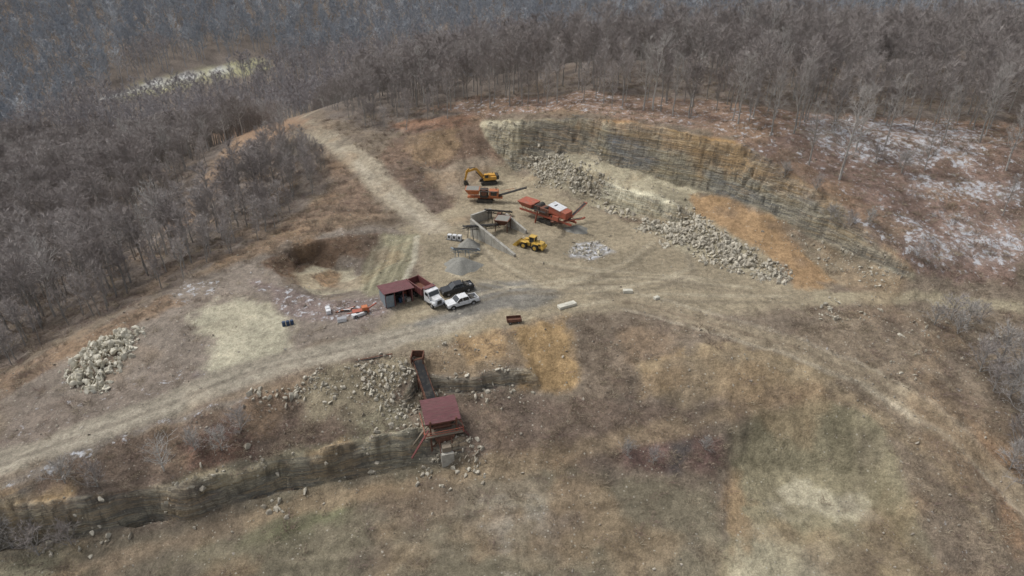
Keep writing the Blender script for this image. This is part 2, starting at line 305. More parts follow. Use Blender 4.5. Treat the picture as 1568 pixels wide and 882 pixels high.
layer(tk,(116,103,86),.3,.2,width=.8,op=.6); layer([(a-5,b+12) for a,b in tk],(160,150,131),.3,.2,width=.8,op=.6)
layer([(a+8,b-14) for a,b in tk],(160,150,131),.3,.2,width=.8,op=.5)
layer([(1000,560),(1150,548),(1250,575),(1350,640),(1450,720),(1520,820)],(144,129,104),.5,.4,width=1.6,op=.6)
FIELD=[(172,152),(200,132),(280,114),(370,94),(402,90),(412,106),(350,120),(280,134),(220,150)]
layer(FIELD,(152,148,116),1.5,1,brush=0,snow=0); layer([(170,150),(200,138),(280,120),(360,104)],(180,180,176),1,.5,width=5)
# cliffs
msk[...,1]=cw; msk[...,2]*=(1-.8*np.clip(cw*1.5,0,1))
var=(1+.20*fbm(XX,YY,5,4,9)*near+.12*fbm(XX,YY,28,3,10))[...,None]
col*=var
nk=(1-flat)*near
o1=(ss(.15,.7,fbm(XX,YY,9,4,2))*.32*nk)[...,None]; col=col*(1-o1)+np.array(C(146,120,90))*o1
o2=(ss(.15,.65,fbm(XX,YY,8,4,6))*.42*nk)[...,None]; col=col*(1-o2)+np.array(C(94,84,76))*o2
col*=(1+.18*fbm(XX,YY*.22,2.0,3,21)*nk*ss(.15,.4,gl))[...,None]
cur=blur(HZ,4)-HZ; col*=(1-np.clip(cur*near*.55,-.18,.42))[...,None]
col=np.clip(col,.01,.9)
# ---------------------------------------------------------------- ground mesh
me=bpy.data.meshes.new("terrain")
co=np.stack([XX,YY,HZ],-1).reshape(-1,3)
ii,jj=np.meshgrid(np.arange(NX-1),np.arange(NY-1),indexing='ij'); b0=(ii*NY+jj).ravel()
quads=np.stack([b0,b0+NY,b0+NY+1,b0+1],-1)
me.vertices.add(len(co)); me.vertices.foreach_set('co',co.ravel())
me.loops.add(quads.size); me.loops.foreach_set('vertex_index',quads.ravel().astype(np.int32))
me.polygons.add(len(quads)); me.polygons.foreach_set('loop_start',(np.arange(len(quads))*4).astype(np.int32))
me.update(calc_edges=True); me.validate()
me.polygons.foreach_set('use_smooth',np.ones(len(quads),bool))
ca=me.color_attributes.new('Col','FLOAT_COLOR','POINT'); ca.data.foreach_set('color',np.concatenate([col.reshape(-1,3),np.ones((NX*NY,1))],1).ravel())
cb=me.color_attributes.new('Msk','FLOAT_COLOR','POINT'); cb.data.foreach_set('color',np.clip(msk,0,1).reshape(-1,4).ravel())
terrain=bpy.data.objects.new("terrain",me); scene.collection.objects.link(terrain)
# ---------------------------------------------------------------- materials
class N:
    def __init__(s,name):
        s.m=bpy.data.materials.new(name); s.m.use_nodes=True; s.t=s.m.node_tree; s.t.nodes.clear()
        s.o=s.t.nodes.new('ShaderNodeOutputMaterial'); s.b=s.t.nodes.new('ShaderNodeBsdfPrincipled'); s.t.links.new(s.b.outputs[0],s.o.inputs[0])
    def n(s,ty,**k):
        x=s.t.nodes.new(ty)
        for a,v in k.items(): setattr(x,a,v)
        return x
    def set(s,inp,v):
        if hasattr(v,'is_output') : s.t.links.new(v,inp)
        elif isinstance(v,tuple) and len(v)==3 and inp.type=='RGBA': inp.default_value=(*v,1)
        else: inp.default_value=v
    def math(s,op,a,b=0,clamp=False):
        x=s.n('ShaderNodeMath',operation=op,use_clamp=clamp); s.set(x.inputs[0],a); s.set(x.inputs[1],b); return x.outputs[0]
    def mix(s,f,a,b,bt='MIX'):
        x=s.n('ShaderNodeMix',data_type='RGBA',blend_type=bt); s.set(x.inputs[0],f); s.set(x.inputs[6],a); s.set(x.inputs[7],b); return x.outputs[2]
    def noise(s,vec,scale,detail=4,rough=.55,out=0):
        x=s.n('ShaderNodeTexNoise'); s.set(x.inputs['Vector'],vec); x.inputs['Scale'].default_value=scale; x.inputs['Detail'].default_value=detail; x.inputs['Roughness'].default_value=rough; return x.outputs[out]
    def mr(s,v,a,b,c,d):
        x=s.n('ShaderNodeMapRange'); s.set(x.inputs[0],v)
        for i,q in enumerate((a,b,c,d)): s.set(x.inputs[i+1],q)
        return x.outputs[0]
    def pos(s,sc=(1,1,1),obj=True):
        g=s.n('ShaderNodeTexCoord'); mp=s.n('ShaderNodeMapping'); s.set(mp.inputs[0],g.outputs['Object']); mp.inputs['Scale'].default_value=sc; return mp.outputs[0]
g=N("ground_soil_rock")
p=g.pos(); A=g.n('ShaderNodeAttribute',attribute_name='Col'); M=g.n('ShaderNodeAttribute',attribute_name='Msk')
sep=g.n('ShaderNodeSeparateColor'); g.set(sep.inputs[0],M.outputs['Color']); snow,cliff,brush=sep.outputs[0],sep.outputs[1],sep.outputs[2]; stones=M.outputs['Alpha']
c=A.outputs['Color']
a1=g.noise(p,.9,6,.68); a2=g.noise(p,4.5,4,.7)
v1=g.mr(a1,.3,.7,.68,1.32); v2=g.mr(a2,.3,.7,.70,1.30); vv=g.math('MULTIPLY',v1,v2)
cc=g.n('ShaderNodeCombineColor'); [g.set(cc.inputs[i],vv) for i in range(3)]
c=g.mix(1.0,c,cc.outputs[0],'MULTIPLY')
b1=g.noise(p,1.7,5,.75); bd=g.math('MULTIPLY',brush,g.mr(b1,.5,.62,0,.8)); c=g.mix(bd,c,(.095,.075,.062))
b2=g.noise(p,2.6,4,.75); bl=g.math('MULTIPLY',brush,g.mr(b2,.57,.68,0,.6)); c=g.mix(bl,c,(.38,.32,.24))
# strata on rock faces
ps=g.pos((.05,.05,.55)); s1=g.noise(ps,1.0,6,.66); rp=g.n('ShaderNodeValToRGB'); g.set(rp.inputs[0],s1)
e=rp.color_ramp.elements; e[0].position=.30; e[0].color=(.09,.092,.09,1); e[1].position=.70; e[1].color=(.54,.50,.39,1)
for q,k_ in ((.40,(.21,.20,.17)),(.44,(.40,.31,.20)),(.47,(.13,.135,.135)),(.51,(.24,.235,.20)),(.535,(.47,.43,.33)),(.56,(.16,.15,.12)),(.61,(.40,.32,.20))):
    n_=e.new(q); n_.color=(*k_,1)
cm=g.mr(cliff,.1,.6,0,1)
c=g.mix(g.math('MULTIPLY',cm,.52),c,rp.outputs[0])
pv=g.pos((.8,.8,.14)); s2=g.noise(pv,1.0,5,.7); c=g.mix(g.math('MULTIPLY',cm,g.mr(s2,.52,.62,0,.55)),c,(.085,.075,.062))
vo=g.n('ShaderNodeTexVoronoi'); g.set(vo.inputs['Vector'],p); vo.inputs['Scale'].default_value=2.3
sv=g.n('ShaderNodeSeparateColor'); g.set(sv.inputs[0],vo.outputs['Color'])
st=g.math('LESS_THAN',vo.outputs['Distance'],g.mr(sv.outputs[1],0,1,.10,.36)); st=g.math('MULTIPLY',st,g.math('LESS_THAN',sv.outputs[0],g.math('MULTIPLY',g.math('MULTIPLY',stones,a1),.65)))
c=g.mix(g.math('MULTIPLY',st,.65),c,(.46,.43,.36))
sn=g.noise(p,.8,7,.74); sf=g.mr(g.math('ADD',sn,g.math('MULTIPLY',snow,.42)),.71,.80,0,.9)
sf=g.math('MULTIPLY',sf,g.math('GREATER_THAN',snow,.015)); c=g.mix(sf,c,(.60,.61,.64))
g.set(g.b.inputs['Base Color'],c); g.b.inputs['Roughness'].default_value=.95; g.b.inputs['Specular IOR Level'].default_value=.15
bp=g.n('ShaderNodeBump'); bp.inputs['Strength'].default_value=.9; bp.inputs['Distance'].default_value=.5
hn=g.noise(p,1.6,5,.72); g.set(bp.inputs['Height'],g.math('ADD',hn,g.math('MULTIPLY',g.math('MULTIPLY',cliff,s1),3.0)))
g.t.links.new(bp.outputs[0],g.b.inputs['Normal'])
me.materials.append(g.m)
def mat(name,c,rough=.6,metal=0,var=.25,scale=2.0,spec=.4,dirt=None,ns=(1,1,1)):
    k=N(name); p=k.pos(ns); a=k.noise(p,scale,6,.65)
    d=tuple(x*(1-var) for x in c); l=tuple(min(1,x*(1+var)) for x in c)
    cc=k.mix(k.mr(a,.3,.7,0,1),d,l)
    if dirt: cc=k.mix(k.mr(k.noise(p,scale*.6,7,.7),.48,.66,0,dirt[1]),cc,dirt[0])
    k.set(k.b.inputs['Base Color'],cc); k.b.inputs['Roughness'].default_value=rough; k.b.inputs['Metallic'].default_value=metal; k.b.inputs['Specular IOR Level'].default_value=spec
    return k.m
DU=(.22,.19,.145)
def inst_mat(name,c1,c2,c3=None):
    k=N(name); oi=k.n('ShaderNodeObjectInfo'); cc=k.mix(oi.outputs['Random'],c1,c2)
    if c3: cc=k.mix(k.mr(k.noise(k.pos(),1.2,3),.4,.65,0,1),cc,c3)
    k.set(k.b.inputs['Base Color'],cc); k.b.inputs['Roughness'].default_value=.9; k.b.inputs['Specular IOR Level'].default_value=.1
    return k.m
M_bark=inst_mat("bark_grey",(.30,.285,.265),(.44,.42,.395),(.25,.235,.215)); M_twig=inst_mat("twigs_brown",(.25,.22,.207),(.41,.375,.355))
M_barkw=inst_mat("bark_pale",(.48,.46,.43),(.56,.54,.51)); M_twigw=inst_mat("twigs_pale",(.36,.34,.32),(.44,.415,.39))
M_barkf=inst_mat("bark_far_haze",(.36,.375,.40),(.42,.435,.46)); M_twigf=inst_mat("twigs_far_haze",(.28,.30,.33),(.40,.42,.45))  # distance haze put into the base colour: bluish-grey bark and twigs
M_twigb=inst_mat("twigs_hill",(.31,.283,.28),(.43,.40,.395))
M_hazew=inst_mat("twigs_pale_haze",(.54,.56,.59),(.60,.62,.65))  # pale far trees, twig colour lightened and blued to imitate haze
M_weed=inst_mat("dead_weeds",(.18,.14,.11),(.33,.27,.205)); M_straw=inst_mat("straw_grass",(.34,.285,.205),(.44,.38,.28)); M_redw=inst_mat("briar_stems",(.21,.145,.125),(.29,.22,.19))
M_rock=inst_mat("pale_sandstone",(.40,.365,.295),(.62,.58,.48),(.30,.27,.22)); M_rock2=inst_mat("field_stone",(.28,.25,.205),(.46,.42,.35),(.25,.22,.18)); M_rock3=inst_mat("bright_sandstone",(.52,.49,.40),(.70,.67,.57),(.42,.385,.31))
# ---------------------------------------------------------------- instancing
def gn_inst(name,coll):
    ng=bpy.data.node_groups.new(name,'GeometryNodeTree')
    ng.interface.new_socket('Geometry',in_out='INPUT',socket_type='NodeSocketGeometry'); ng.interface.new_socket('Geometry',in_out='OUTPUT',socket_type='NodeSocketGeometry')
    n=ng.nodes; gi=n.new('NodeGroupInput');go=n.new('NodeGroupOutput');ip=n.new('GeometryNodeInstanceOnPoints');ci=n.new('GeometryNodeCollectionInfo')
    ci.inputs['Collection'].default_value=coll; ci.inputs['Separate Children'].default_value=True; ci.inputs['Reset Children'].default_value=True
    def at(nm,ty):
        a=n.new('GeometryNodeInputNamedAttribute'); a.data_type=ty; a.inputs['Name'].default_value=nm
        return next(o for o in a.outputs if o.enabled and o.name=='Attribute')
    er=n.new('FunctionNodeEulerToRotation'); l=ng.links.new
    l(gi.outputs[0],ip.inputs['Points']); l(ci.outputs[0],ip.inputs['Instance']); ip.inputs['Pick Instance'].default_value=True
    l(at('idx','INT'),ip.inputs['Instance Index']); l(at('rot','FLOAT_VECTOR'),er.inputs[0]); l(er.outputs[0],ip.inputs['Rotation']); l(at('scl','FLOAT_VECTOR'),ip.inputs['Scale'])
    l(ip.outputs[0],go.inputs[0]); return ng
def scatter(name,coll,P,rot,scl,idx):
    P=np.asarray(P,float); n=len(P)
    m=bpy.data.meshes.new(name); m.vertices.add(n); m.vertices.foreach_set('co',P.ravel())
    a=m.attributes.new('rot','FLOAT_VECTOR','POINT'); a.data.foreach_set('vector',np.asarray(rot,float).ravel())
    a=m.attributes.new('scl','FLOAT_VECTOR','POINT'); a.data.foreach_set('vector',np.asarray(scl,float).ravel())
    a=m.attributes.new('idx','INT','POINT'); a.data.foreach_set('value',np.asarray(idx,np.int32))
    o=bpy.data.objects.new(name,m); scene.collection.objects.link(o)
    md=o.modifiers.new('scatter','NODES'); md.node_group=gn_inst(name,coll); print(name,n); return o
def mkmesh(name,V,F,mi,mats,smooth=False):
    m=bpy.data.meshes.new(name); m.from_pydata(V,[],F); 
    for a in mats: m.materials.append(a)
    m.polygons.foreach_set('material_index',np.array(mi,np.int32))
    if smooth: m.polygons.foreach_set('use_smooth',np.ones(len(F),bool))
    m.update(); return m
def tree_mesh(name,seed,Ht,cs,spread,nl,ntw,tww,mats,lean=.02,r0=.2,twl=(.8,1.9)):
    R=random.Random(seed); V=[];F=[];I=[]
    def tube(p,q,ra,rb,n=5):
        d=(q-p).normalized(); a=d.orthogonal().normalized(); b=d.cross(a); k=len(V)
        for c_,r in ((p,ra),(q,rb)):
            for i in range(n):
                t=2*math.pi*i/n; V.append(tuple(c_+a*math.cos(t)*r+b*math.sin(t)*r))
        for i in range(n): F.append((k+i,k+(i+1)%n,k+n+(i+1)%n,k+n+i)); I.append(0)
    pts=[Vector((0,0,-.4))]; ns=8
    for i in range(1,ns+1): pts.append(Vector((pts[-1].x+R.gauss(0,lean*Ht*.3),pts[-1].y+R.gauss(0,lean*Ht*.3),Ht*.93*i/ns)))
    rad=lambda f:r0*(1-f)**.8+.025
    for i in range(ns): tube(pts[i],pts[i+1],rad(i/ns),rad((i+1)/ns),6)
    def tp(f):
        k=min(int(f*ns),ns-1); return pts[k].lerp(pts[k+1],f*ns-k)
    segs=[]
    for i in range(nl):
        f=cs+(.97-cs)*(i+R.random())/nl; az=i*2.4+R.uniform(-.5,.5); el=R.uniform(.45,1.0)+f*.25
        ln=spread*(1.15-.75*max(0,(f-cs)/(1-cs)))*R.uniform(.7,1.2)
        d=Vector((math.cos(az)*math.cos(el),math.sin(az)*math.cos(el),math.sin(el)))
        p=tp(f); rr=rad(f)*.5; q=p+d*ln*.5; d2=(d+Vector((R.gauss(0,.2),R.gauss(0,.2),.25))).normalized(); s=q+d2*ln*.6
        tube(p,q,rr,rr*.7,4); tube(q,s,rr*.7,.02,3); segs+= [(q,s,1)]*2+[(p,q,1)]
        for j in range(R.randint(3,5)):
            t=R.uniform(.2,.95); b=p.lerp(q,t*2) if t<.5 else q.lerp(s,t*2-1)
            dd=(d+Vector((R.gauss(0,.7),R.gauss(0,.7),R.gauss(.2,.4)))).normalized(); e_=b+dd*ln*R.uniform(.3,.55)
            tube(b,e_,rr*.4,.015,3); segs+=[(b,e_,1)]*2
    for i in range(ntw):
        a,b,_=segs[R.randrange(len(segs))]; p=a.lerp(b,R.random()**.7); d=((b-a).normalized()*.7+Vector((R.gauss(0,.6),R.gauss(0,.6),R.gauss(.25,.5)))).normalized()
        o_=d.orthogonal().normalized(); o_.rotate(Matrix.Rotation(R.uniform(0,6.28),3,d)); L_=R.uniform(*twl); k=len(V)
        V.extend([tuple(p-o_*tww*.5),tuple(p+o_*tww*.5),tuple(p+d*L_)]); F.append((k,k+1,k+2)); I.append(1)
    return mkmesh(name,V,F,I,mats)
def proto(cname,meshes):
    c_=bpy.data.collections.new(cname)
    for i,m in enumerate(meshes):
        o=bpy.data.objects.new("%s_%02d"%(cname,i),m); c_.objects.link(o)
    return c_
TM=[tree_mesh("bare_tree_mesh_%d"%i,10+i,[17,19,15.5,18,14,16.5][i],[.35,.45,.3,.42,.28,.38][i],[4.4,4.0,4.8,4.0,4.4,4.2][i],18,1050,.07,[M_bark,M_twig],r0=.17) for i in range(6)]
TM+=[tree_mesh("pale_tree_mesh",40,18,.35,4.6,20,420,.06,[M_barkw,M_twigw],r0=.2)]
TF=[tree_mesh("far_tree_mesh_%d"%i,60+i,17+i,.3,5.2,11,420,.16,[M_barkf,M_twigf],r0=.16) for i in range(4)]+[tree_mesh("far_pale_mesh",70,18,.35,5,12,320,.13,[M_barkw,M_hazew])]
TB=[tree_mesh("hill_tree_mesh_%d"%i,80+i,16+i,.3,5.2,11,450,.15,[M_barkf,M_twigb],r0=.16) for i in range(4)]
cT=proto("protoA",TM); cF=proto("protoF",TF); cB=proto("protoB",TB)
TRACK=wpoly([(385,203),(350,250),(310,300),(275,340)]); LANE=wpoly([(500,180),(440,190),(385,203)]); FW=wpoly(FIELD)
def jit(x0,x1,y0,y1,s):
    a,b=np.meshgrid(np.arange(x0,x1,s),np.arange(y0,y1,s),indexing='ij'); a=a.ravel()+rng.uniform(-.5,.5,a.size)*s; b=b.ravel()+rng.uniform(-.5,.5,b.size)*s; return a,b
def mk_forest(name,coll,x,y,npr,pale,smin,smax,palei):
    z=H(x,y); n=len(x); s=rng.uniform(smin,smax,n); idx=rng.integers(0,npr,n); idx[rng.random(n)<pale]=palei
    rot=np.stack([rng.normal(0,.03,n),rng.normal(0,.03,n),rng.uniform(0,6.28,n)],-1)
    return scatter(name,coll,np.stack([x,y,z],-1),rot,np.stack([s*rng.uniform(.85,1.15,n)]*2+[s],-1),idx)
x,y=jit(-330,330,60,300,4.7)
tsh=segd(TRACK+np.array([0,-10]),x,y,False)
k=(np.abs(x)<.84*y+35)&~inside(SITE,x,y)&(segd(TRACK,x,y,False)>6)&(segd(LANE,x,y,False)>4)&~inside(FW,x,y)
k&=~((tsh<12)&(rng.random(len(x))<.5)); k&=~((x>-20)&(y<235)&(rng.random(len(x))<.25))
x,y,tsh=x[k],y[k],tsh[k]
sc_=.5+.45*ss(0,20,segd(SITE,x,y,True)); sc_=np.where(x>-20,.95,sc_)*(.5+.5*ss(7,18,tsh))
z=H(x,y); n=len(x); s=rng.uniform(.7,1.05,n)*sc_; idx=rng.integers(0,6,n); idx[rng.random(n)<.03]=6; wd=np.where(x>-20,1.0,1.2)
scatter("forest",cT,np.stack([x,y,z],-1),np.stack([rng.normal(0,.03,n),rng.normal(0,.03,n),rng.uniform(0,6.28,n)],-1),np.stack([s*wd,s*wd,s],-1),idx)
x,y=jit(-600,600,300,700,7.0)
k=(np.abs(x)<.84*y+30)&~inside(FW,x,y)&(segd(FW,x,y,True)>6)&~inside(FW+np.array([2,-14]),x,y); x,y=x[k],y[k]
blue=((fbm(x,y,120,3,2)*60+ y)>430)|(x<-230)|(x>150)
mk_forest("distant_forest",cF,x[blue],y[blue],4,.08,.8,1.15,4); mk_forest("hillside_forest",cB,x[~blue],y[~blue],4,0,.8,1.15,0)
# brush tufts
def tuft(name,seed,n,h,r,w_,m):
    R=random.Random(seed);V=[];F=[]
    for i in range(n):
        a=R.uniform(0,6.28);q=r*R.random()**.6; p=Vector((math.cos(a)*q*.7,math.sin(a)*q*.7,-.05)); d=Vector((math.cos(a)*q*.6+R.gauss(0,.25)*h,math.sin(a)*q*.6+R.gauss(0,.25)*h,h*R.uniform(.3,1.1)))
        mid=p+d*.5; o_=d.orthogonal().normalized(); o_.rotate(Matrix.Rotation(R.uniform(0,6.28),3,d.normalized())); k=len(V)
        V.extend([tuple(p-o_*w_/2),tuple(p+o_*w_/2),tuple(p+d)]); F.append((k,k+1,k+2))
        d2=Vector((R.gauss(0,.35)*h,R.gauss(0,.35)*h,h*.35)); V.extend([tuple(mid-o_*w_/2.5),tuple(mid+o_*w_/2.5),tuple(mid+d2)]); F.append((k+3,k+4,k+5))
    return mkmesh(name,V,F,[0]*len(F),[m])
cW=proto("protoW",[tuft("weed_a",1,38,.7,1.1,.05,M_weed),tuft("weed_b",2,30,1.0,.8,.05,M_weed),tuft("weed_c",3,36,.6,1.2,.05,M_redw),tuft("weed_d",4,40,.5,.9,.045,M_straw)])
n0=140000; x=rng.uniform(-125,125,n0); y=rng.uniform(52,200,n0); k=(np.abs(x)<.85*y+15)
bm_=G(msk[...,2],x,y)*(.3+.7*(G(n2,x,y)>-.05)); k&=(rng.random(n0)<bm_*.5)
x,y=x[k],y[k]; n=len(x); s=rng.uniform(.35,1.25,n); ix=rng.choice([0,0,1,2,3,3],n)
scatter("dead_brush",cW,np.stack([x,y,H(x,y)],-1),np.stack([np.zeros(n),np.zeros(n),rng.uniform(0,6.28,n)],-1),np.stack([s,s,s*rng.uniform(.5,1.0,n)],-1),ix)
# rocks
def rock(name,seed,m,q=(1,.8,.6)):
    R=random.Random(seed); b=bmesh.new()
    for i in range(16):
        v=Vector((R.gauss(0,1),R.gauss(0,1),R.gauss(0,1))).normalized()*R.uniform(.42,.56); b.verts.new((v.x*q[0],v.y*q[1],v.z*q[2]))
    r=bmesh.ops.convex_hull(b,input=b.verts[:]); bmesh.ops.delete(b,geom=[v for v in b.verts if not v.link_faces],context='VERTS')
    me_=bpy.data.meshes.new(name); b.to_mesh(me_); b.free(); me_.materials.append(m); return me_
QS=((1,.8,.6),(1.2,.7,.5),(.9,.9,.8),(1.3,1,.35),(1,.6,.6))
cR=proto("protoR",[rock("rock_%d"%i,i,M_rock,QS[i]) for i in range(5)])
cP=proto("protoP",[rock("boulder_%d"%i,40+i,M_rock3,QS[i]) for i in range(5)])
cS=proto("protoS",[rock("stone_%d"%i,20+i,M_rock2,QS[i]) for i in range(4)])
def rocks(name,polys,coll=cR,npr=5,pw=3.2):
    PX=[];SC=[]
    for px,num,s0,s1,md in polys:
        P=wpoly(px); lo=P.min(0)-2;hi=P.max(0)+2; x=rng.uniform(lo[0],hi[0],num*5);y=rng.uniform(lo[1],hi[1],num*5); e_=segd(P,x,y,True); e_=np.where(inside(P,x,y),e_,-e_)
        k=rng.random(len(x))<ss(-1.6,2.2,e_+fbm(x,y,4,3,1)*2.2)*(.4+.6*(fbm(x,y,3,2,5)>-.1)); x,y,e_=x[k][:num],y[k][:num],e_[k][:num]
        if len(x)==0: continue
        s=s0+(s1-s0)*rng.random(len(x))**pw; z=H(x,y)+np.clip(e_*.5,0,md)*rng.random(len(x))+s*.05
        PX.append(np.stack([x,y,z],-1)); SC.append(s)
    Pp=np.vstack(PX);s=np.concatenate(SC);n=len(s)
    return scatter(name,coll,Pp,rng.uniform(0,6.28,(n,3))*np.array([.35,.35,1]),np.stack([s]*3,-1),rng.integers(0,npr,n))
rocks("boulder_pile",[([(100,578),(128,540),(165,515),(208,490),(216,512),(185,545),(165,592),(105,602)],560,.4,1.7,1.1)],cP,5,2.2)
rocks("rock_talus",[([(985,342),(1035,344),(1065,336),(1120,362),(1200,408),(1200,428),(1110,405),(1040,380),(985,350)],3800,.15,1.3,.5),
 ([(812,238),(850,240),(905,252),(935,275),(925,302),(880,302),(830,278),(800,262)],2300,.15,1.2,.3),
 ([(760,200),(800,215),(800,262),(775,255)],200,.3,1,.1),([(925,302),(985,330),(1034,344),(1030,356),(985,349),(925,324)],500,.2,1.6,.2),([(925,275),(990,290),(1035,310),(1060,325),(1000,300),(940,285)],200,.3,1.3,.1)])
rocks("rubble_slope",[([(480,570),(620,548),(635,585),(600,620),(500,625),(440,605)],480,.18,1.1,.1),([(385,600),(450,585),(455,600),(390,615)],25,.5,1.6,.2),
 ([(130,772),(420,705),(640,655),(640,705),(420,750),(150,810)],240,.2,1.3,0),([(0,838),(300,795),(640,712),(640,722),(300,810),(0,855)],300,.2,1.4,0),([(640,580),(800,568),(805,605),(650,612)],120,.2,1.2,0),([(560,620),(660,600),(690,690),(600,670)],260,.2,1.0,0),([(640,690),(730,690),(740,730),(640,730)],140,.2,1.1,.1)])
rocks("boulder_cluster",[([(1255,465),(1275,460),(1295,495),(1265,500)],60,.4,1.2,.3),([(880,372),(920,368),(940,385),(905,396),(878,392)],140,.3,.9,.4),([(690,520),(725,515),(730,535),(695,540)],20,.4,1.2,.2),([(1200,350),(1380,425),(1360,440),(1240,400)],300,.2,.9,0),([(1290,470),(1560,490),(1560,600),(1400,590)],160,.25,.9,0),([(800,238),(1000,275),(1200,345),(1300,397),(1200,355),(1000,285),(850,245)],300,.2,1.2,0)])
n0=70000; x=rng.uniform(-115,115,n0); y=rng.uniform(52,175,n0); k=(np.abs(x)<.85*y+10)&(rng.random(n0)<G(msk[...,3],x,y)*(G(n8,x,y)>-.2)*.36); x,y=x[k],y[k]; n=len(x); s=.10+.6*rng.random(n)**6
scatter("loose_stones",cS,np.stack([x,y,H(x,y)+.02],-1),rng.uniform(0,6.28,(n,3))*np.array([.3,.3,1]),np.stack([s]*3,-1),rng.integers(0,4,n))
# individual trees
def put(name,mesh,loc,rz=0,s=1,col=None):
    o=bpy.data.objects.new(name,mesh); scene.collection.objects.link(o); o.location=loc; o.rotation_euler=(0,0,rz); o.scale=(s,s,s); return o
DT=[tree_mesh("lone_tree_%d"%i,100+i,19,.28,4.8,20,1100,.045,[M_bark,M_twigw],r0=.24) for i in range(3)]
for i,(u,v,s) in enumerate([(1285,276,1.0),(1238,253,.7),(1355,224,.8),(1215,205,.85),(1440,225,.7),(1500,218,.9),(1180,208,.7),(1310,232,.75),(1540,262,.8),(1415,262,.45),(1130,190,.8),(985,170,.85),(1030,178,.75),(1535,330,.45)]):
    put("bare_tree",DT[i%3],survey(u,v),i*1.7,s)
SH=[tree_mesh("shrub_mesh_%d"%i,130+i,3.6,.05,2.4,16,800,.035,[M_bark,(M_twigw,M_twig)[i%2]],r0=.07,twl=(.4,1.0)) for i in range(4)]
for i,(u,v,s) in enumerate([(1430,498,1),(1455,490,1.2),(1480,500,1.2),(1500,492,.9),(1465,512,1),(1500,570,1.5),(1530,560,1.7),(1560,580,1.7),(1545,610,1.6),(1520,600,1.3),(1565,640,1.4),(1558,690,1.6),(1545,720,1.2),(1565,740,1.6),(1380,265,1.1),(1340,250,1),(1330,345,.8),(1300,352,.9),(1270,340,.9),(1405,395,.8),(1200,275,.9),(1250,292,.8),(340,690,1),(370,660,1),(300,690,.9),(60,850,1.3),(20,840,1.3),(110,835,1),(410,215,1.3),(430,235,1.3),(450,250,1.5),(470,262,1.4),(440,275,1.6),(465,235,1.3),(960,700,.7),(1000,710,.7),(1080,690,.6),(150,745,1),(100,740,1)]):
    put("bare_shrub",SH[i%4],survey(u,v),i*1.3,s)
put("bare_tree",tree_mesh("small_pale_tree",150,5.2,.12,3.0,22,500,.035,[M_barkw,M_twigw],r0=.1,twl=(.4,1)),survey(252,722),0,1)
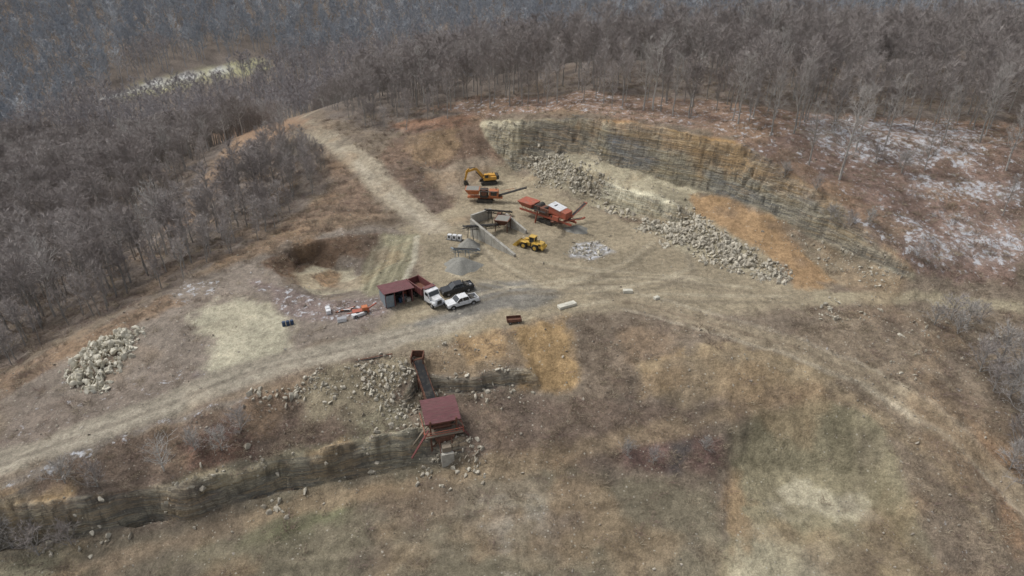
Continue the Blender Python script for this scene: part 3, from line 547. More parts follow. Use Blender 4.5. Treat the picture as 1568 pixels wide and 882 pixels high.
# ---------------------------------------------------------------- object builder
class B:
    def __init__(s): s.v=[];s.f=[];s.m=[];s.mats=[]
    def add(s,V,F,m):
        if m not in s.mats: s.mats.append(m)
        k=len(s.v); s.v+= [tuple(x) for x in V]; s.f+=[tuple(k+i for i in f) for f in F]; s.m+=[s.mats.index(m)]*len(F)
    def hexa(s,b,t,m): s.add(list(b)+list(t),[(3,2,1,0),(4,5,6,7),(0,1,5,4),(1,2,6,5),(2,3,7,6),(3,0,4,7)],m)
    def box(s,c,d,m,rz=0,ry=0):
        R=Matrix.Rotation(rz,3,'Z')@Matrix.Rotation(ry,3,'Y'); x,y,z=[q/2 for q in d]; c=Vector(c)
        P=[c+R@Vector(q) for q in ((-x,-y,-z),(x,-y,-z),(x,y,-z),(-x,y,-z),(-x,-y,z),(x,-y,z),(x,y,z),(-x,y,z))]; s.hexa(P[:4],P[4:],m)
    def beam(s,p,q,w_,h,m):
        p=Vector(p);q=Vector(q);d=(q-p).normalized(); a=d.cross(Vector((0,0,1))); a=a.normalized() if a.length>1e-3 else Vector((1,0,0)); b=a.cross(d)
        f=lambda c:[c-a*w_/2-b*h/2,c+a*w_/2-b*h/2,c+a*w_/2+b*h/2,c-a*w_/2+b*h/2]; s.hexa(f(q),f(p),m)
    def cyl(s,p,q,r,m,n=16,r2=None):
        p=Vector(p);q=Vector(q);d=(q-p).normalized();a=d.orthogonal().normalized();b=d.cross(a);r2=r if r2 is None else r2
        V=[];
        for c,rr in ((p,r),(q,r2)):
            for i in range(n): t=6.28318*i/n; V.append(c+a*math.cos(t)*rr+b*math.sin(t)*rr)
        s.add(V,[(i,(i+1)%n,n+(i+1)%n,n+i) for i in range(n)]+[tuple(range(n))[::-1],tuple(range(n,2*n))],m)
    def prism(s,pts,y0,y1,m):
        n=len(pts); V=[(x,y0,z) for x,z in pts]+[(x,y1,z) for x,z in pts]
        s.add(V,[tuple(range(n)),tuple(range(n,2*n))[::-1]]+[(i,n+i,n+(i+1)%n,(i+1)%n) for i in range(n)],m)
    def wheel(s,x,y,r,w_,mt,mr):
        s.cyl((x,y-w_/2,r),(x,y+w_/2,r),r,mt,20); s.cyl((x,y-w_/2-.012,r),(x,y+w_/2+.012,r),r*.55,mr,14); s.cyl((x,y-w_/2-.05,r),(x,y+w_/2+.05,r),r*.2,mr,8)
    def build(s,name,loc,rz=0,bev=.02,tilt=None):
        m=bpy.data.meshes.new(name); m.from_pydata(s.v,[],s.f); 
        for a in s.mats: m.materials.append(a)
        m.polygons.foreach_set('material_index',np.array(s.m,np.int32)); 
        b=bmesh.new(); b.from_mesh(m); bmesh.ops.recalc_face_normals(b,faces=b.faces); b.to_mesh(m); b.free()
        o=bpy.data.objects.new(name,m); scene.collection.objects.link(o); o.location=loc; o.rotation_euler=(0,0,rz)
        if bev: d=o.modifiers.new('bevel','BEVEL'); d.width=bev; d.segments=2; d.limit_method='ANGLE'; d.angle_limit=.7
        return o
    def conveyor(s,p,q,w_,fr,belt,lat=True,depth=.6):
        p=Vector(p);q=Vector(q);d=(q-p);L_=d.length;d.normalize();a=d.cross(Vector((0,0,1))).normalized();up=a.cross(d)
        for k in (-1,1):
            o_=a*k*w_/2; s.beam(p+o_,q+o_,.1,.14,fr)
            if lat:
                s.beam(p+o_-up*depth,q+o_-up*depth,.1,.1,fr); n=max(3,int(L_/1.2))
                for i in range(n): s.beam(p+o_+d*L_*i/n-up*(.0 if i%2 else depth),p+o_+d*L_*(i+1)/n-up*(depth if i%2 else 0),.06,.06,fr)
        s.beam(p+up*.1,q+up*.1,w_*.85,.05,belt); s.beam(p-up*.16,q-up*.16,w_*.7,.03,belt)
        for i in range(int(L_/1.0)+1):
            c=p+d*min(L_,i*1.0)+up*.03; s.cyl(c-a*w_*.48,c+a*w_*.48,.06,fr,8)
        s.cyl(q-a*w_*.5,q+a*w_*.5,.2,fr,12); s.cyl(p-a*w_*.5,p+a*w_*.5,.2,fr,12)
    def tracks(s,L_,yo,wd,h,mt):
        for k in (-1,1):
            n=10; r=h/2; P=[(L_/2-r+r*math.cos(t),r+r*math.sin(t)) for t in np.linspace(-math.pi/2,math.pi/2,n)]+[(-L_/2+r+r*math.cos(t),r+r*math.sin(t)) for t in np.linspace(math.pi/2,1.5*math.pi,n)]
            s.prism(P,k*yo-wd/2,k*yo+wd/2,mt)
            m_=int(L_/.3)
            for i in range(m_): s.box((-L_/2+r+(L_-2*r)*(i+.5)/m_,k*yo,h+.02),(.12,wd+.04,.06),mt)
            for i in range(4): s.cyl((-L_/2+r+(L_-2*r)*i/3,k*yo-wd/2-.03,r),(-L_/2+r+(L_-2*r)*i/3,k*yo+wd/2+.03,r),r*.5,mt,12)
WH=mat("white_paint",(.68,.69,.70),.35,0,.06,3,.5,(DU,.35)); BK=mat("black_paint",(.022,.024,.028),.3,0,.2,3,.5,(DU,.12)); GL=mat("tinted_glass",(.02,.025,.03),.08,0,.1,1,.8)
TY=mat("tyre_rubber",(.03,.029,.028),.9,0,.2,6,.2,(DU,.4)); RM=mat("wheel_steel",(.35,.35,.36),.45,.5,.2,4); CH=mat("dark_steel",(.05,.048,.045),.6,.3,.3,3,.4,(DU,.4))
YE=mat("loader_yellow",(.56,.36,.07),.5,0,.12,2,.4,(DU,.5)); OG=mat("excavator_orange",(.58,.31,.05),.5,0,.12,2,.4,(DU,.4)); OR_=mat("crusher_orange",(.46,.15,.06),.55,0,.2,2,.4,(DU,.5))
RD=mat("plant_red",(.36,.10,.06),.55,0,.25,1.5,.4,(DU,.45)); RS=mat("rusty_steel",(.17,.085,.06),.85,.1,.45,2.5,.2,((.09,.07,.055),.7)); MR=mat("maroon_paint",(.17,.06,.058),.55,0,.2,1.2,.4,((.15,.10,.09),.5))
CO=mat("concrete",(.40,.385,.34),.9,0,.2,1.5,.2,((.24,.21,.175),.6)); CO2=mat("pale_concrete",(.56,.54,.46),.9,0,.15,1.5); WD=mat("weathered_wood",(.24,.20,.155),.9,0,.3,5,.2,None,(1,1,6)); BG=mat("blue_grey_sheet",(.20,.24,.27),.6,0,.2,2,.4,(DU,.4)); BE=mat("belt_rubber",(.025,.025,.026),.8,0,.3,2,.3,(DU,.3)); RL=mat("red_lamp",(.35,.01,.01),.3); GV=mat("crushed_stone",(.24,.235,.21),.95,0,.3,5,.1); MRR=mat("maroon_roof_sheet",(.155,.065,.07),.65,0,.4,1.0,.25,((.13,.085,.075),.8),(1,6,1)); BT=mat("blue_plastic",(.03,.06,.12),.5)
def pickup(paint,loc,rz,cargo):
    b=B()
    b.prism([(2.95,.55),(2.97,.98),(2.82,1.14),(1.45,1.24),(1.3,.98),(-1.2,.98),(-1.2,.55)],-.97,.97,paint)
    b.prism([(1.45,.98),(1.45,1.26),(-1.25,1.28),(-1.25,.98)],-.985,.985,paint)
    G0=[(1.35,1.27),(.62,1.84),(-.95,1.88),(-1.22,1.27)]
    def tp(x,y,z): return (x,y*(1-(z-1.27)*.22),z)
    V=[tp(x,-.93,z) for x,z in G0]+[tp(x,.93,z) for x,z in G0]; b.add(V,[(0,1,2,3),(7,6,5,4),(0,4,5,1),(1,5,6,2),(2,6,7,3),(3,7,4,0)],GL)
    b.hexa([(.66,-.80,1.82),(.66,.80,1.82),(-1.0,.80,1.86),(-1.0,-.80,1.86)],[(.5,-.76,1.9),(.5,.76,1.9),(-.92,.76,1.93),(-.92,-.76,1.93)],paint)
    for k in (-1,1):
        for (x0,z0,x1,z1) in ((1.38,1.25,.62,1.87),(-1.2,1.25,-.97,1.9),(.1,1.25,.1,1.9)):
            b.beam((x0,k*.94,z0),(x1,k*.81,z1),.07,.09,paint)
        b.box((.95,k*1.1,1.3),(.14,.24,.2),CH); b.box((2.9,k*.75,.92),(.16,.34,.22),RM); b.box((-2.95,k*.86,1.0),(.06,.16,.35),RL)
        b.box((-2.07,k*.93,.92),(1.75,.1,.72),paint)
        for x in (1.95,-1.85):
            b.wheel(x,k*.84,.41,.28,TY,RM)
            b.cyl((x,k*.975,.44),(x,k*.992,.44),.5,CH,20)
            b.cyl((x,k*.98,.41),(x,k*1.0,.41),.4,TY,20); b.cyl((x,k*.98,.41),(x,k*1.015,.41),.24,RM,12)
        b.box((.55,k*.99,1.12),(.2,.03,.03),CH)
    b.box((-2.07,0,.7),(1.8,1.8,.14),CH); b.box((-2.93,0,.92),(.08,1.84,.66),paint); b.box((-1.27,0,.95),(.08,1.84,.68),paint)
    b.box((3.0,0,.62),(.16,1.94,.24),CH); b.box((2.95,0,.92),(.07,1.1,.26),CH); b.box((-3.05,0,.62),(.18,1.9,.18),RM)
    b.box((0,0,.5),(5.2,1.2,.2),CH)
    if cargo:
        b.box((-1.75,.1,1.12),(.6,1.5,.55),CH); b.box((-2.4,-.35,1.0),(.7,.6,.4),BK); b.cyl((-2.4,.45,.8),(-2.4,.45,1.35),.25,RM,12); b.beam((-1.4,-.8,1.7),(-1.4,.8,1.7),.08,.08,CH)
        for k in(-1,1): b.beam((-1.4,k*.8,1.2),(-1.4,k*.8,1.7),.08,.08,CH)
    return b.build("pickup_truck",loc,rz,.025)
R_=math.radians
pickup(WH,survey(707,467),R_(208),True); pickup(BK,survey(700,447),R_(206),True)
# dump truck
b=B(); b.box((0,0,.85),(8.2,.9,.28),CH)
b.prism([(4.3,.7),(4.35,1.35),(4.1,1.75),(2.85,1.95),(2.85,.7)],-.75,.75,WH); b.prism([(2.9,.75),(2.9,1.95),(2.55,2.75),(1.35,2.8),(1.3,.75)],-1.12,1.12,WH)
b.prism([(2.86,2.0),(2.62,2.62),(2.57,2.6),(2.8,2.0)],-1.0,1.0,GL)
b.add([(2.93,-1.0,2.0),(2.93,1.0,2.0),(2.62,.95,2.68),(2.62,-.95,2.68)],[(0,1,2,3)],GL)
for k in (-1,1):
    b.box((2.1,k*1.13,2.2),(.9,.03,.6),GL); b.prism([(4.3,.9),(4.1,1.25),(3.1,1.25),(2.95,.9)],k*.75 if k>0 else -1.15,1.15 if k>0 else -.75,WH)
    b.wheel(3.5,k*1.0,.52,.3,TY,RM); b.cyl((1.2,k*1.0,1.2),(1.2,k*1.0,3.2),.08,RM,8); b.cyl((2.2,k*.85,.7),(1.2,k*.85,.7),.3,RM,14); b.box((3.0,k*1.35,2.1),(.12,.1,.45),CH)
    for x in (-1.7,-3.05): b.wheel(x,k*.92,.52,.55,TY,RM)
    b.box((-1.6,k*1.18,1.95),(4.9,.08,1.3),MR); b.box((-1.6,k*1.2,2.62),(5.0,.14,.12),MR)
    for i in range(7): b.box((-3.9+i*.77,k*1.25,1.95),(.1,.08,1.2),MR)
b.box((-1.6,0,1.28),(4.9,2.3,.1),RS); b.box((.82,0,2.1),(.1,2.3,1.7),MR); b.box((-4.05,0,1.9),(.08,2.3,1.25),MR); b.box((1.2,0,2.95),(.9,2.3,.08),MR); b.box((4.4,0,.75),(.15,2.2,.3),RM); b.box((4.36,0,1.25),(.05,.9,.7),CH)
b.box((-1.6,0,1.08),(4.6,.8,.3),CH)
b.build("dump_truck",survey(652,457),R_(-50),.03)
# shed
b=B(); W_,D_=4.7,3.6
for x in (-W_/2,-W_/6,W_/6,W_/2):
    for y,h in ((-D_/2,2.9),(D_/2,2.4)): b.box((x,y,h/2),(.16,.16,h),MR)
b.box((0,D_/2+.1,1.2),(W_,.05,2.4),BG); b.box((W_/2+.1,0,1.2),(.05,D_,2.3),MR); b.box((-W_/2-.1,0,1.25),(.05,D_,2.4),BG); b.box((-W_/2+.7,-D_/2-.1,1.2),(1.4,.05,2.3),BG)
b.hexa([(-W_/2-.4,-D_/2-.5,2.95),(W_/2+.4,-D_/2-.5,2.95),(W_/2+.4,D_/2+.4,2.38),(-W_/2-.4,D_/2+.4,2.38)],[(-W_/2-.4,-D_/2-.5,3.03),(W_/2+.4,-D_/2-.5,3.03),(W_/2+.4,D_/2+.4,2.46),(-W_/2-.4,D_/2+.4,2.46)],MRR)
for i in range(20):
    x=-W_/2-.3+i*(W_+.6)/19; b.beam((x,-D_/2-.5,3.05),(x,D_/2+.4,2.48),.05,.05,MRR)
b.box((-.2,.3,.5),(1.4,1,1),CH); b.box((1.2,-.4,.4),(1,.8,.8),RM); b.cyl((.4,-1,0),(.4,-1,.9),.3,BT,14); b.cyl((1.9,.8,0),(1.9,.8,.9),.3,RD,14); b.box((1.8,-1.3,.35),(.7,.6,.7),CO)
b.build("machinery_shed",survey(606,464)+Vector((0,1,0)),R_(26),0)
# excavator
def excavator(loc,rz):
    b=B(); b.tracks(4.6,1.25,.6,.95,CH); b.box((0,0,.85),(2.6,1.9,.35),CH); b.cyl((0,0,1.0),(0,0,1.25),.75,CH,20)
    b.box((-.5,0,1.75),(3.2,2.7,.9),OG); b.prism([(-2.0,1.35),(-2.75,1.5),(-2.85,2.3),(-2.5,2.45),(-2.0,2.45)],-1.35,1.35,CH); b.box((-1.0,-.35,2.35),(1.8,1.7,.3),OG)
    b.prism([(1.5,1.3),(1.6,2.0),(1.3,3.0),(-.05,3.05),(-.15,1.3)],.45,1.4,OG)
    b.box((.7,1.41,2.45),(1.0,.03,.8),GL); b.box((.7,.44,2.45),(1.0,.03,.8),GL); b.hexa([(1.62,.55,1.7),(1.64,.55,1.7),(1.64,1.3,1.7),(1.62,1.3,1.7)],[(1.34,.55,2.95),(1.36,.55,2.95),(1.36,1.3,2.95),(1.34,1.3,2.95)],GL)
    b.cyl((-1.3,-.8,2.4),(-1.3,-.8,3.0),.07,CH,8)
    b.prism([(1.0,1.5),(1.2,2.3),(3.2,4.6),(3.9,4.7),(6.0,3.9),(5.95,3.55),(3.9,4.1),(3.3,3.9),(1.7,1.5)],-.3,.2,OG)
    b.prism([(5.2,4.55),(5.5,4.7),(6.2,3.95),(6.75,1.2),(6.45,1.1),(5.7,3.4)],-.22,.12,OG)
    b.beam((1.7,-.45,1.5),(3.5,-.45,3.7),.14,.14,CH); b.beam((1.7,.35,1.5),(3.5,.35,3.7),.14,.14,CH); b.beam((3.6,-.05,4.75),(5.25,-.05,4.75),.16,.16,CH); b.beam((5.9,-.05,4.2),(6.6,-.05,2.0),.12,.12,CH)
    b.prism([(6.8,1.4),(6.3,1.3),(5.7,.7),(5.6,.1),(6.1,-.1),(6.9,.3)],-.7,.6,CH)
    for i in range(4): b.box((5.7+.05*i,-.55+i*.35,-.02),(.25,.08,.1),CH)
    return b.build("excavator",loc,rz,.03)
excavator(survey(748,281)+Vector((0,0,.1)),R_(192)).scale=(.88,.88,.88)
# wheel loader
b=B()
for x in (1.55,-1.45):
    for k in (-1,1):
        b.wheel(x,k*1.08,.82,.62,TY,YE)
        for i in range(18):
            t=i*6.283/18; b.box((x+math.cos(t)*.82,k*1.08,.82+math.sin(t)*.82),(.09,.6,.16),TY,0,-t)
b.prism([(-.3,.8),(-.3,1.75),(-.9,2.05),(-3.1,1.95),(-3.35,1.2),(-3.2,.8)],-.85,.85,YE); b.box((-3.3,0,1.0),(.4,2.3,.6),YE); b.box((-1.45,0,1.78),(1.7,2.5,.1),YE)
b.box((1.2,0,1.1),(2.0,1.0,.8),YE); b.box((.2,0,.95),(1.2,.7,.5),CH)
for k in(-1,1): b.box((1.55,k*1.08,1.72),(1.5,.66,.07),YE); b.box((-2.2,k*.86,1.6),(1.2,.03,.4),CH)
b.box((-.35,0,2.35),(1.35,1.3,1.35),GL); b.box((-.35,0,3.1),(1.6,1.55,.14),YE)
for x in (-1.02,.33):
    for k in(-1,1): b.box((x,k*.65,2.35),(.12,.12,1.5),YE)
b.cyl((-2.2,.4,2.0),(-2.2,.4,2.8),.08,CH,8)
for k in(-1,1): b.beam((1.3,k*.55,1.7),(2.6,k*.55,1.35),.16,.4,YE); b.beam((2.6,k*.55,1.35),(3.4,k*.55,.6),.16,.4,YE); b.beam((1.2,k*.35,1.2),(2.5,k*.35,1.2),.12,.12,RM)
b.beam((1.8,0,1.9),(3.3,0,1.1),.14,.2,YE)
bp_=[(3.3,.15),(4.5,.05),(4.5,.12),(3.55,.3),(3.35,.7),(3.55,1.3),(3.45,1.4),(3.15,.9)]
b.prism(bp_,-1.4,1.4,YE)
for k in(-1,1): b.prism([(3.3,.15),(4.5,.05),(4.2,.7),(3.55,1.3),(3.2,.8)],k*1.4-.03,k*1.4+.03,YE)
b.build("wheel_loader",survey(814,380),R_(150),.03).scale=(.85,.85,.88)
# mobile jaw crusher
b=B(); b.tracks(4.2,1.1,.5,.9,CH); b.box((0,0,1.2),(9,1.2,.4),OR_)
b.hexa([(-4.2,-.7,2.0),(-1.6,-.7,2.0),(-1.6,.7,2.0),(-4.2,.7,2.0)],[(-5.0,-1.6,3.5),(-1.3,-1.6,3.5),(-1.3,1.6,3.5),(-5.0,1.6,3.5)],OR_); b.box((-3.15,0,3.52),(3.3,2.9,.04),GV)
b.box((-.2,0,2.3),(2.0,1.6,2.2),CH); b.cyl((-.2,-1.15,2.6),(-.2,-.8,2.6),.75,RS,20); b.cyl((-.2,.8,2.6),(-.2,1.15,2.6),.75,RS,20)
b.box((2.3,0,2.3),(2.4,1.9,1.6),OR_); b.box((2.3,-.96,2.4),(1.6,.03,1.0),CH); b.cyl((2.8,.4,3.1),(2.8,.4,3.8),.1,CH,8)
b.beam((-2.8,1.2,2.0),(-2.8,.7,.9),.2,.2,OR_); b.beam((-2.8,-1.2,2.0),(-2.8,-.7,.9),.2,.2,OR_)
b.conveyor((1.0,0,.9),(10.5,0,4.0),1.0,CH,BE,False); b.beam((4,.5,1.5),(6.5,.5,2.9),.08,.08,OR_); b.beam((4,0,3.0),(7.5,0,3.7),.08,.08,OR_)
for x in (-1.2,.8,3.4): b.beam((x,-1.2,3.1),(x,-1.2,4.1),.05,.05,OR_); 
b.beam((-1.2,-1.2,4.1),(3.4,-1.2,4.1),.05,.05,OR_); b.beam((-1.2,-1.2,3.6),(3.4,-1.2,3.6),.05,.05,OR_); b.box((1.1,-1.2,3.1),(4.6,.6,.06),CH)
b.build("jaw_crusher",survey(743,308),R_(-4),.02).scale=(.9,.9,.9)
# screening plant
b=B(); b.tracks(4,1.2,.5,.9,CH)
for k in(-1,1):
    b.beam((-7,k*.9,1.6),(7,k*.9,1.6),.2,.45,RD)
    for i in range(10): b.beam((-6.5+i*1.3,k*.9,1.7),(-5.85+i*1.3,k*.9,2.7),.08,.08,RD); b.beam((-5.85+i*1.3,k*.9,2.7),(-5.2+i*1.3,k*.9,1.7),.08,.08,RD)
    b.beam((-6.5,k*.9,2.7),(6.0,k*.9,2.9),.14,.16,RD)
b.hexa([(-6.5,-.8,2.3),(-3.5,-.8,2.3),(-3.5,.8,2.3),(-6.5,.8,2.3)],[(-7.2,-1.7,3.6),(-3.2,-1.7,3.6),(-3.2,1.7,3.6),(-7.2,1.7,3.6)],RD); b.box((-5.2,0,3.55),(3.5,3.0,.05),GV)
b.cyl((-2.2,-1.2,3.0),(-2.2,1.2,3.0),.8,CH,20); b.box((-.3,0,2.6),(2.6,2.0,1.4),RS)
b.conveyor((-3.0,0,2.2),(2.2,0,4.4),1.0,CH,BE,False)
b.hexa([(1.2,-1.2,3.2),(5.6,-1.2,2.4),(5.6,1.2,2.4),(1.2,1.2,3.2)],[(1.2,-1.2,4.6),(5.6,-1.2,3.8),(5.6,1.2,3.8),(1.2,1.2,4.6)],RD); b.hexa([(1.0,-1.35,4.62),(4.2,-1.35,4.04),(4.2,1.35,4.04),(1.0,1.35,4.62)],[(1.0,-1.35,4.72),(4.2,-1.35,4.14),(4.2,1.35,4.14),(1.0,1.35,4.72)],WH)
b.box((3.2,-1.3,2.2),(1.6,.5,1.0),RD)
b.conveyor((4.6,0,1.6),(9.3,0,3.6),.9,RD,BE,False); b.conveyor((4.5,1.2,1.4),(5.6,6.2,4.0),.7,RD,BE,False); b.conveyor((4.5,-1.2,1.4),(5.2,-5.2,3.4),.7,RS,BE,False)
for x in (-3.5,-1.5,.5): b.beam((x,-1.5,2.7),(x,-1.5,3.8),.05,.05,RD)
b.beam((-3.5,-1.5,3.8),(.5,-1.5,3.8),.05,.05,RD); b.box((-1.5,-1.3,2.72),(4.2,.7,.06),CH); b.beam((-1.5,-1.6,2.7),(-1.5,-2.4,.1),.08,.5,RD)
b.build("screening_plant",survey(838,340),R_(-40),.02)
def wpt(u,v,dz=0): p_=survey(u,v); return Vector((p_.x,p_.y,p_.z+dz))
b=B(); o=survey(770,352)
for (x,y) in ((-1.6,-1.6),(1.6,-1.6),(1.6,1.6),(-1.6,1.6)): b.box((x,y,1.5),(.2,.2,3.2),RS)
b.hexa([(-.7,-.7,1.6),(.7,-.7,1.6),(.7,.7,1.6),(-.7,.7,1.6)],[(-2,-2,3.4),(2,-2,3.4),(2,2,3.4),(-2,2,3.4)],RS); b.box((0,0,3.38),(3.4,3.4,.08),GV)
b.box((.2,2.3,2.4),(2.2,1.4,1.4),CH); b.box((-1.6,2.2,3.4),(1,.8,.7),RS)
b.build("feed_hopper",o,R_(-15),.02).scale=(.8,.8,.8)
def conv(name,a,c,w_,fr,legs=(.45,.85)):
    b=B(); p0=Vector(a); q0=Vector(c); b.conveyor((0,0,0),q0-p0,w_,fr,BE,True)
    d=q0-p0; s_=d.cross(Vector((0,0,1))).normalized()
    for f in legs:
        m_=d*f; gz=float(H(p0.x+m_.x,p0.y+m_.y)[0])-p0.z
        for k in(-1,1): b.beam(m_+s_*k*w_*.5,Vector((m_.x,m_.y,gz))+s_*k*w_*.9,.1,.1,fr)
    b.build(name,p0,0,0)
conv("belt_conveyor",wpt(764,352,1.3),wpt(713,376,4.2),1.0,CH)
conv("belt_conveyor",wpt(733,388,.8),wpt(694,402,3.0),.8,BG)
conv("belt_conveyor",wpt(782,330,.9),wpt(745,345,3.6),.8,CH)
def wall(name,a,c,h0,h1,th,m,top=None):
    a=Vector(a);c=Vector(c); d=(c-a);d.z=0; s_=d.normalized().cross(Vector((0,0,1)))*th/2; b=B(); q=c-a
    nb=int(q.length/1.8)
    for i in range(nb):
        p0=q*(i/nb);p1=q*((i+1)/nb-.006); hA=h0+(h1-h0)*i/nb; hB=h0+(h1-h0)*(i+1)/nb
        b.hexa([p0-s_-Vector((0,0,.4)),p1-s_-Vector((0,0,.4)),p1+s_-Vector((0,0,.4)),p0+s_-Vector((0,0,.4))],[p0-s_+Vector((0,0,hA)),p1-s_+Vector((0,0,hB)),p1+s_+Vector((0,0,hB)),p0+s_+Vector((0,0,hA))],m)
    b.build(name,a,0,.04)
wall("concrete_wing_wall",survey(722,362),survey(789,393),4.0,.5,.6,CO); wall("concrete_wing_wall",survey(775,345),survey(806,358),2.8,.8,.5,CO); wall("concrete_wing_wall",survey(722,345),survey(752,332),2.4,2.0,.5,CO)
b=B()
for i in range(3): b.box((i*1.3-1.3,.2*i,.75),(1.0,.9,1.5),WH); b.box((i*1.3-1.3,.2*i-.46,.9),(.5,.04,.7),CH)
b.box((0,.1,.1),(4.4,1.6,.2),CH); b.build("generator_set",survey(696,368),R_(-20),.03).scale=(.8,.8,.8)
def pile(name,loc,r,h,m,sq=1,seed=1):
    V=[];F=[];nr,na=14,40
    for i in range(nr+1):
        for j in range(na):
            t=6.28318*j/na; rr=r*i/nr*(1+.12*math.sin(3*t+seed)+.06*math.sin(7*t)); x_=math.cos(t)*rr; y_=math.sin(t)*rr*sq
            V.append((x_,y_,h*(1-(i/nr)**1.15)-.15+.12*float(fbm(np.array([x_+loc.x]),np.array([y_+loc.y]),1.2,3,seed)[0])))
    for i in range(nr):
        for j in range(na): F.append((i*na+j,(i+1)*na+j,(i+1)*na+(j+1)%na,i*na+(j+1)%na))
    put(name,mkmesh(name,V,F,[0]*len(F),[m],True),loc)
pile("gravel_pile",survey(706,408),3.8,2.1,GV,.9,1); pile("gravel_pile",survey(718,376),2.6,1.7,GV,1,3); pile("gravel_pile",survey(882,352),3,1.2,GV,.8,5)
# old tipple tower
b=B(); hh=7.6
for x in(-1.9,1.9):
    for y in(-1.9,1.9): b.box((x,y,hh/2-1.2),(.24,.24,hh+2.4),RS)
for z in (2.2,4.6,6.2):
    for k in(-1.9,1.9): b.beam((-1.9,k,z),(1.9,k,z),.16,.2,RS); b.beam((k,-1.9,z),(k,1.9,z),.16,.2,RS)
for k in(-1.9,1.9): b.beam((-1.9,k,2.2),(1.9,k,4.6),.1,.1,RS); b.beam((1.9,k,2.2),(-1.9,k,4.6),.1,.1,RS); b.beam((k,-1.9,2.2),(k,1.9,4.6),.1,.1,RS)
b.box((0,0,4.7),(5.6,5.0,.12),WD); b.box((0,.2,5.6),(2.6,2.4,1.7),RS); b.cyl((-1.8,.2,5.6),(-1.4,.2,5.6),.8,CH,18); b.cyl((1.4,.2,5.6),(1.8,.2,5.6),.8,CH,18)
b.hexa([(-.5,-2.4,1.6),(.5,-2.4,1.6),(.5,-1.4,1.6),(-.5,-1.4,1.6)],[(-1.5,-2.6,4.5),(1.5,-2.6,4.5),(1.5,.6,4.5),(-1.5,.6,4.5)],RS)
b.box((0,-3.5,.9),(1.8,1.7,3.0),CO); b.box((0,-3.3,2.9),(1.3,1.2,1.0),WD); b.beam((-.9,-2.6,4.4),(-.9,-3.9,2.2),.12,.12,RS); b.beam((.9,-2.6,4.4),(.9,-3.9,2.2),.12,.12,RS)
b.hexa([(-2.6,-2.0,7.1),(2.6,-2.0,7.1),(2.6,.3,7.9),(-2.6,.3,7.9)],[(-2.6,-2.0,7.17),(2.6,-2.0,7.17),(2.6,.3,7.97),(-2.6,.3,7.97)],MRR)
b.hexa([(-2.6,.3,7.9),(2.6,.3,7.9),(2.6,2.6,8.1),(-2.6,2.6,8.1)],[(-2.6,.3,7.97),(2.6,.3,7.97),(2.6,2.6,8.17),(-2.6,2.6,8.17)],MRR)
for i in range(19):
    x=-2.5+i*.278; b.beam((x,-2.0,7.19),(x,.3,7.99),.04,.05,MRR); b.beam((x,.3,7.99),(x,2.6,8.19),.04,.05,MRR)
b.beam((-2.6,-1.95,7.0),(2.6,-1.95,7.0),.1,.2,RS); b.beam((-2.6,.3,7.8),(2.6,.3,7.8),.1,.16,RS)
for k in(-1,1):
    b.beam((k*2.2,-1.9,5.8),(k*5.0,-2.6,1.2),.3,.12,MR); b.beam((k*2.2,-.9,5.8),(k*5.2,-1.4,1.8),.3,.12,WD); b.beam((k*2.8,-2.5,4.75),(k*2.8,2.4,4.75),.1,.1,RD); b.beam((k*2.8,-2.5,5.7),(k*2.8,2.4,5.7),.07,.07,RD)
    for y in(-2.5,0,2.4): b.beam((k*2.8,y,4.7),(k*2.8,y,5.7),.07,.07,RD)
b.beam((-2.8,-2.5,5.7),(2.8,-2.5,5.7),.07,.07,RD); b.beam((-2.8,-2.5,5.25),(2.8,-2.5,5.25),.07,.07,RD)
tx,ty=unp(679,692,-9.6)[:2]; ty+=1.4
TL=Vector((tx-.2,ty,-9.5)); tower=b.build("old_crusher_tower",TL,R_(16),0); tower.scale=(1,1,.86)
b=B(); q=survey(640,558)+Vector((0,0,.9)); e_=TL+Vector((-1.4,2.4,6.0)); b.conveyor((0,0,0),e_-q,1.5,RS,BE,True,.8)
d=e_-q
for f in(.02,.35,.7):
    m_=d*f; gz=float(H(q.x+m_.x,q.y+m_.y)[0])-q.z-.2
    for k in(-.8,.8): b.beam((m_.x+k,m_.y,m_.z),(m_.x+k,m_.y,gz),.14,.14,RS)
b.box((-.9,.3,.3),(.12,2.0,1.2),RS); b.box((.9,.3,.3),(.12,2.0,1.2),RS); b.box((0,1.2,.3),(1.7,.12,1.2),RS); b.build("feeder_conveyor",q,0,0)
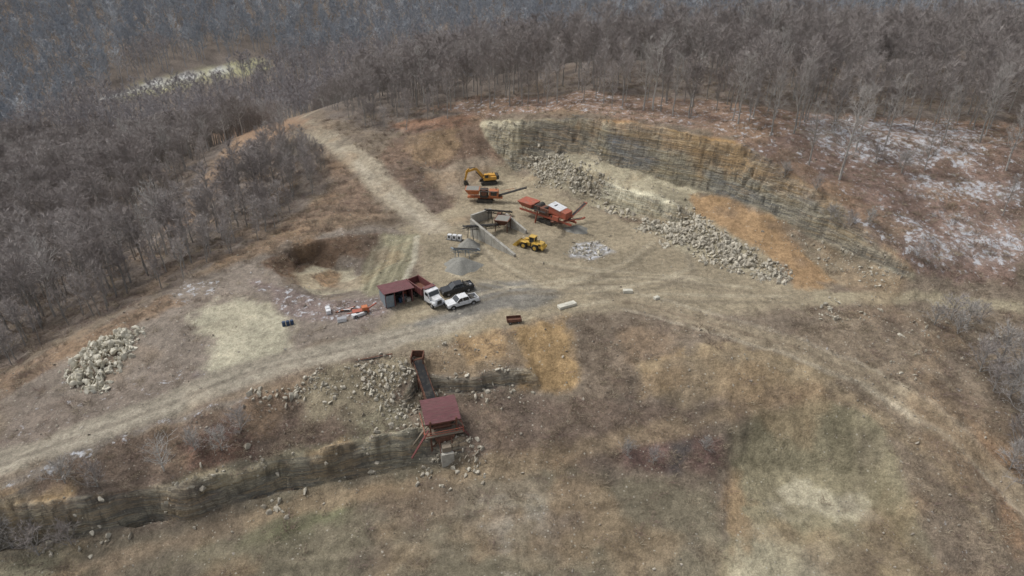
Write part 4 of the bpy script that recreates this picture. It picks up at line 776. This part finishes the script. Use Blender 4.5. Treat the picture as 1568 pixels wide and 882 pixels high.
# scrap and odds
def slab(name,u,v,d,m,rz,extra=None):
    b=B(); b.box((0,0,d[2]/2),d,m); b.box((d[0]*.1,d[1]*.05,d[2]+.03),(d[0]*.5,d[1]*.6,.08),m)
    b.build(name,survey(u,v),R_(rz),.04)
slab("concrete_slab",868,469,(3.4,1.1,.5),CO2,28); slab("concrete_block",961,448,(1.7,.8,.6),CO2,0); slab("concrete_block",1005,458,(1.0,.7,.5),CO2,30)
b=B(); b.box((0,0,.5),(2.4,1.3,.08),RS); 
for k in(-1,1): b.box((0,k*.65,.75),(2.4,.06,.5),RS); b.box((k*1.2,0,.75),(.06,1.3,.5),RS); b.wheel(k*.7,-.5,.25,.15,TY,RM); b.wheel(k*.7,.5,.25,.15,TY,RM)
b.build("scrap_trailer",survey(787,494),R_(8),.02)
b=B(); b.box((0,0,.5),(2.8,1.1,.5),RD); b.box((.7,0,1.0),(1,1,.6),OR_); b.beam((-2.4,0,.4),(-1,0,.5),.12,.12,RD); b.beam((1,0,.6),(2.8,.3,1.4),.2,.2,RD)
for k in(-1,1): b.wheel(-.6,k*.65,.38,.22,TY,RM); b.wheel(.7,k*.65,.38,.22,TY,RM)
b.build("farm_implement",survey(553,480),R_(20),.02)
b=B()
for i in range(6): b.beam((-1.6+i*.25,-1+i*.1,.15+.05*i),(1.4-i*.1,1-i*.3,.2+.05*i),.14,.1,(RS,OR_,WH)[i%3])
b.build("scrap_metal",survey(530,475),0,0)
b=B(); b.box((0,0,.35),(1.5,.8,.6),WH); b.box((0,0,.68),(1.55,.85,.06),RM); b.build("storage_tank",survey(524,492),.3,.05)
b=B(); b.box((0,0,.4),(.8,1.8,.7),WH); b.box((0,.2,.8),(.6,.6,.2),WH); b.build("storage_box",survey(503,478),R_(20),.05)
b=B(); b.box((0,0,.35),(2.2,.8,.5),WH); b.wheel(-.6,-.45,.28,.15,TY,RM); b.wheel(-.6,.45,.28,.15,TY,RM); b.beam((1.1,0,.35),(2,0,.3),.08,.08,CH); b.build("utility_trailer",survey(549,484),R_(35),.02)
b=B()
for i in range(3): b.cyl((i*.65-.6,.1*i,0),(i*.65-.6,.1*i,.9),.29,BT,14); b.cyl((i*.65-.6,.1*i,.9),(i*.65-.6,.1*i,.93),.25,BT,14)
b.build("drum_barrels",survey(441,499),.2,.01)
b=B(); b.cyl((-3,-1,.15),(3,1,.15),.14,RS,10); b.cyl((-2.6,-1.2,.14),(2.4,.7,.14),.1,CH,10); b.build("steel_pipe",survey(570,549),0,0)
print("verts",NX*NY)
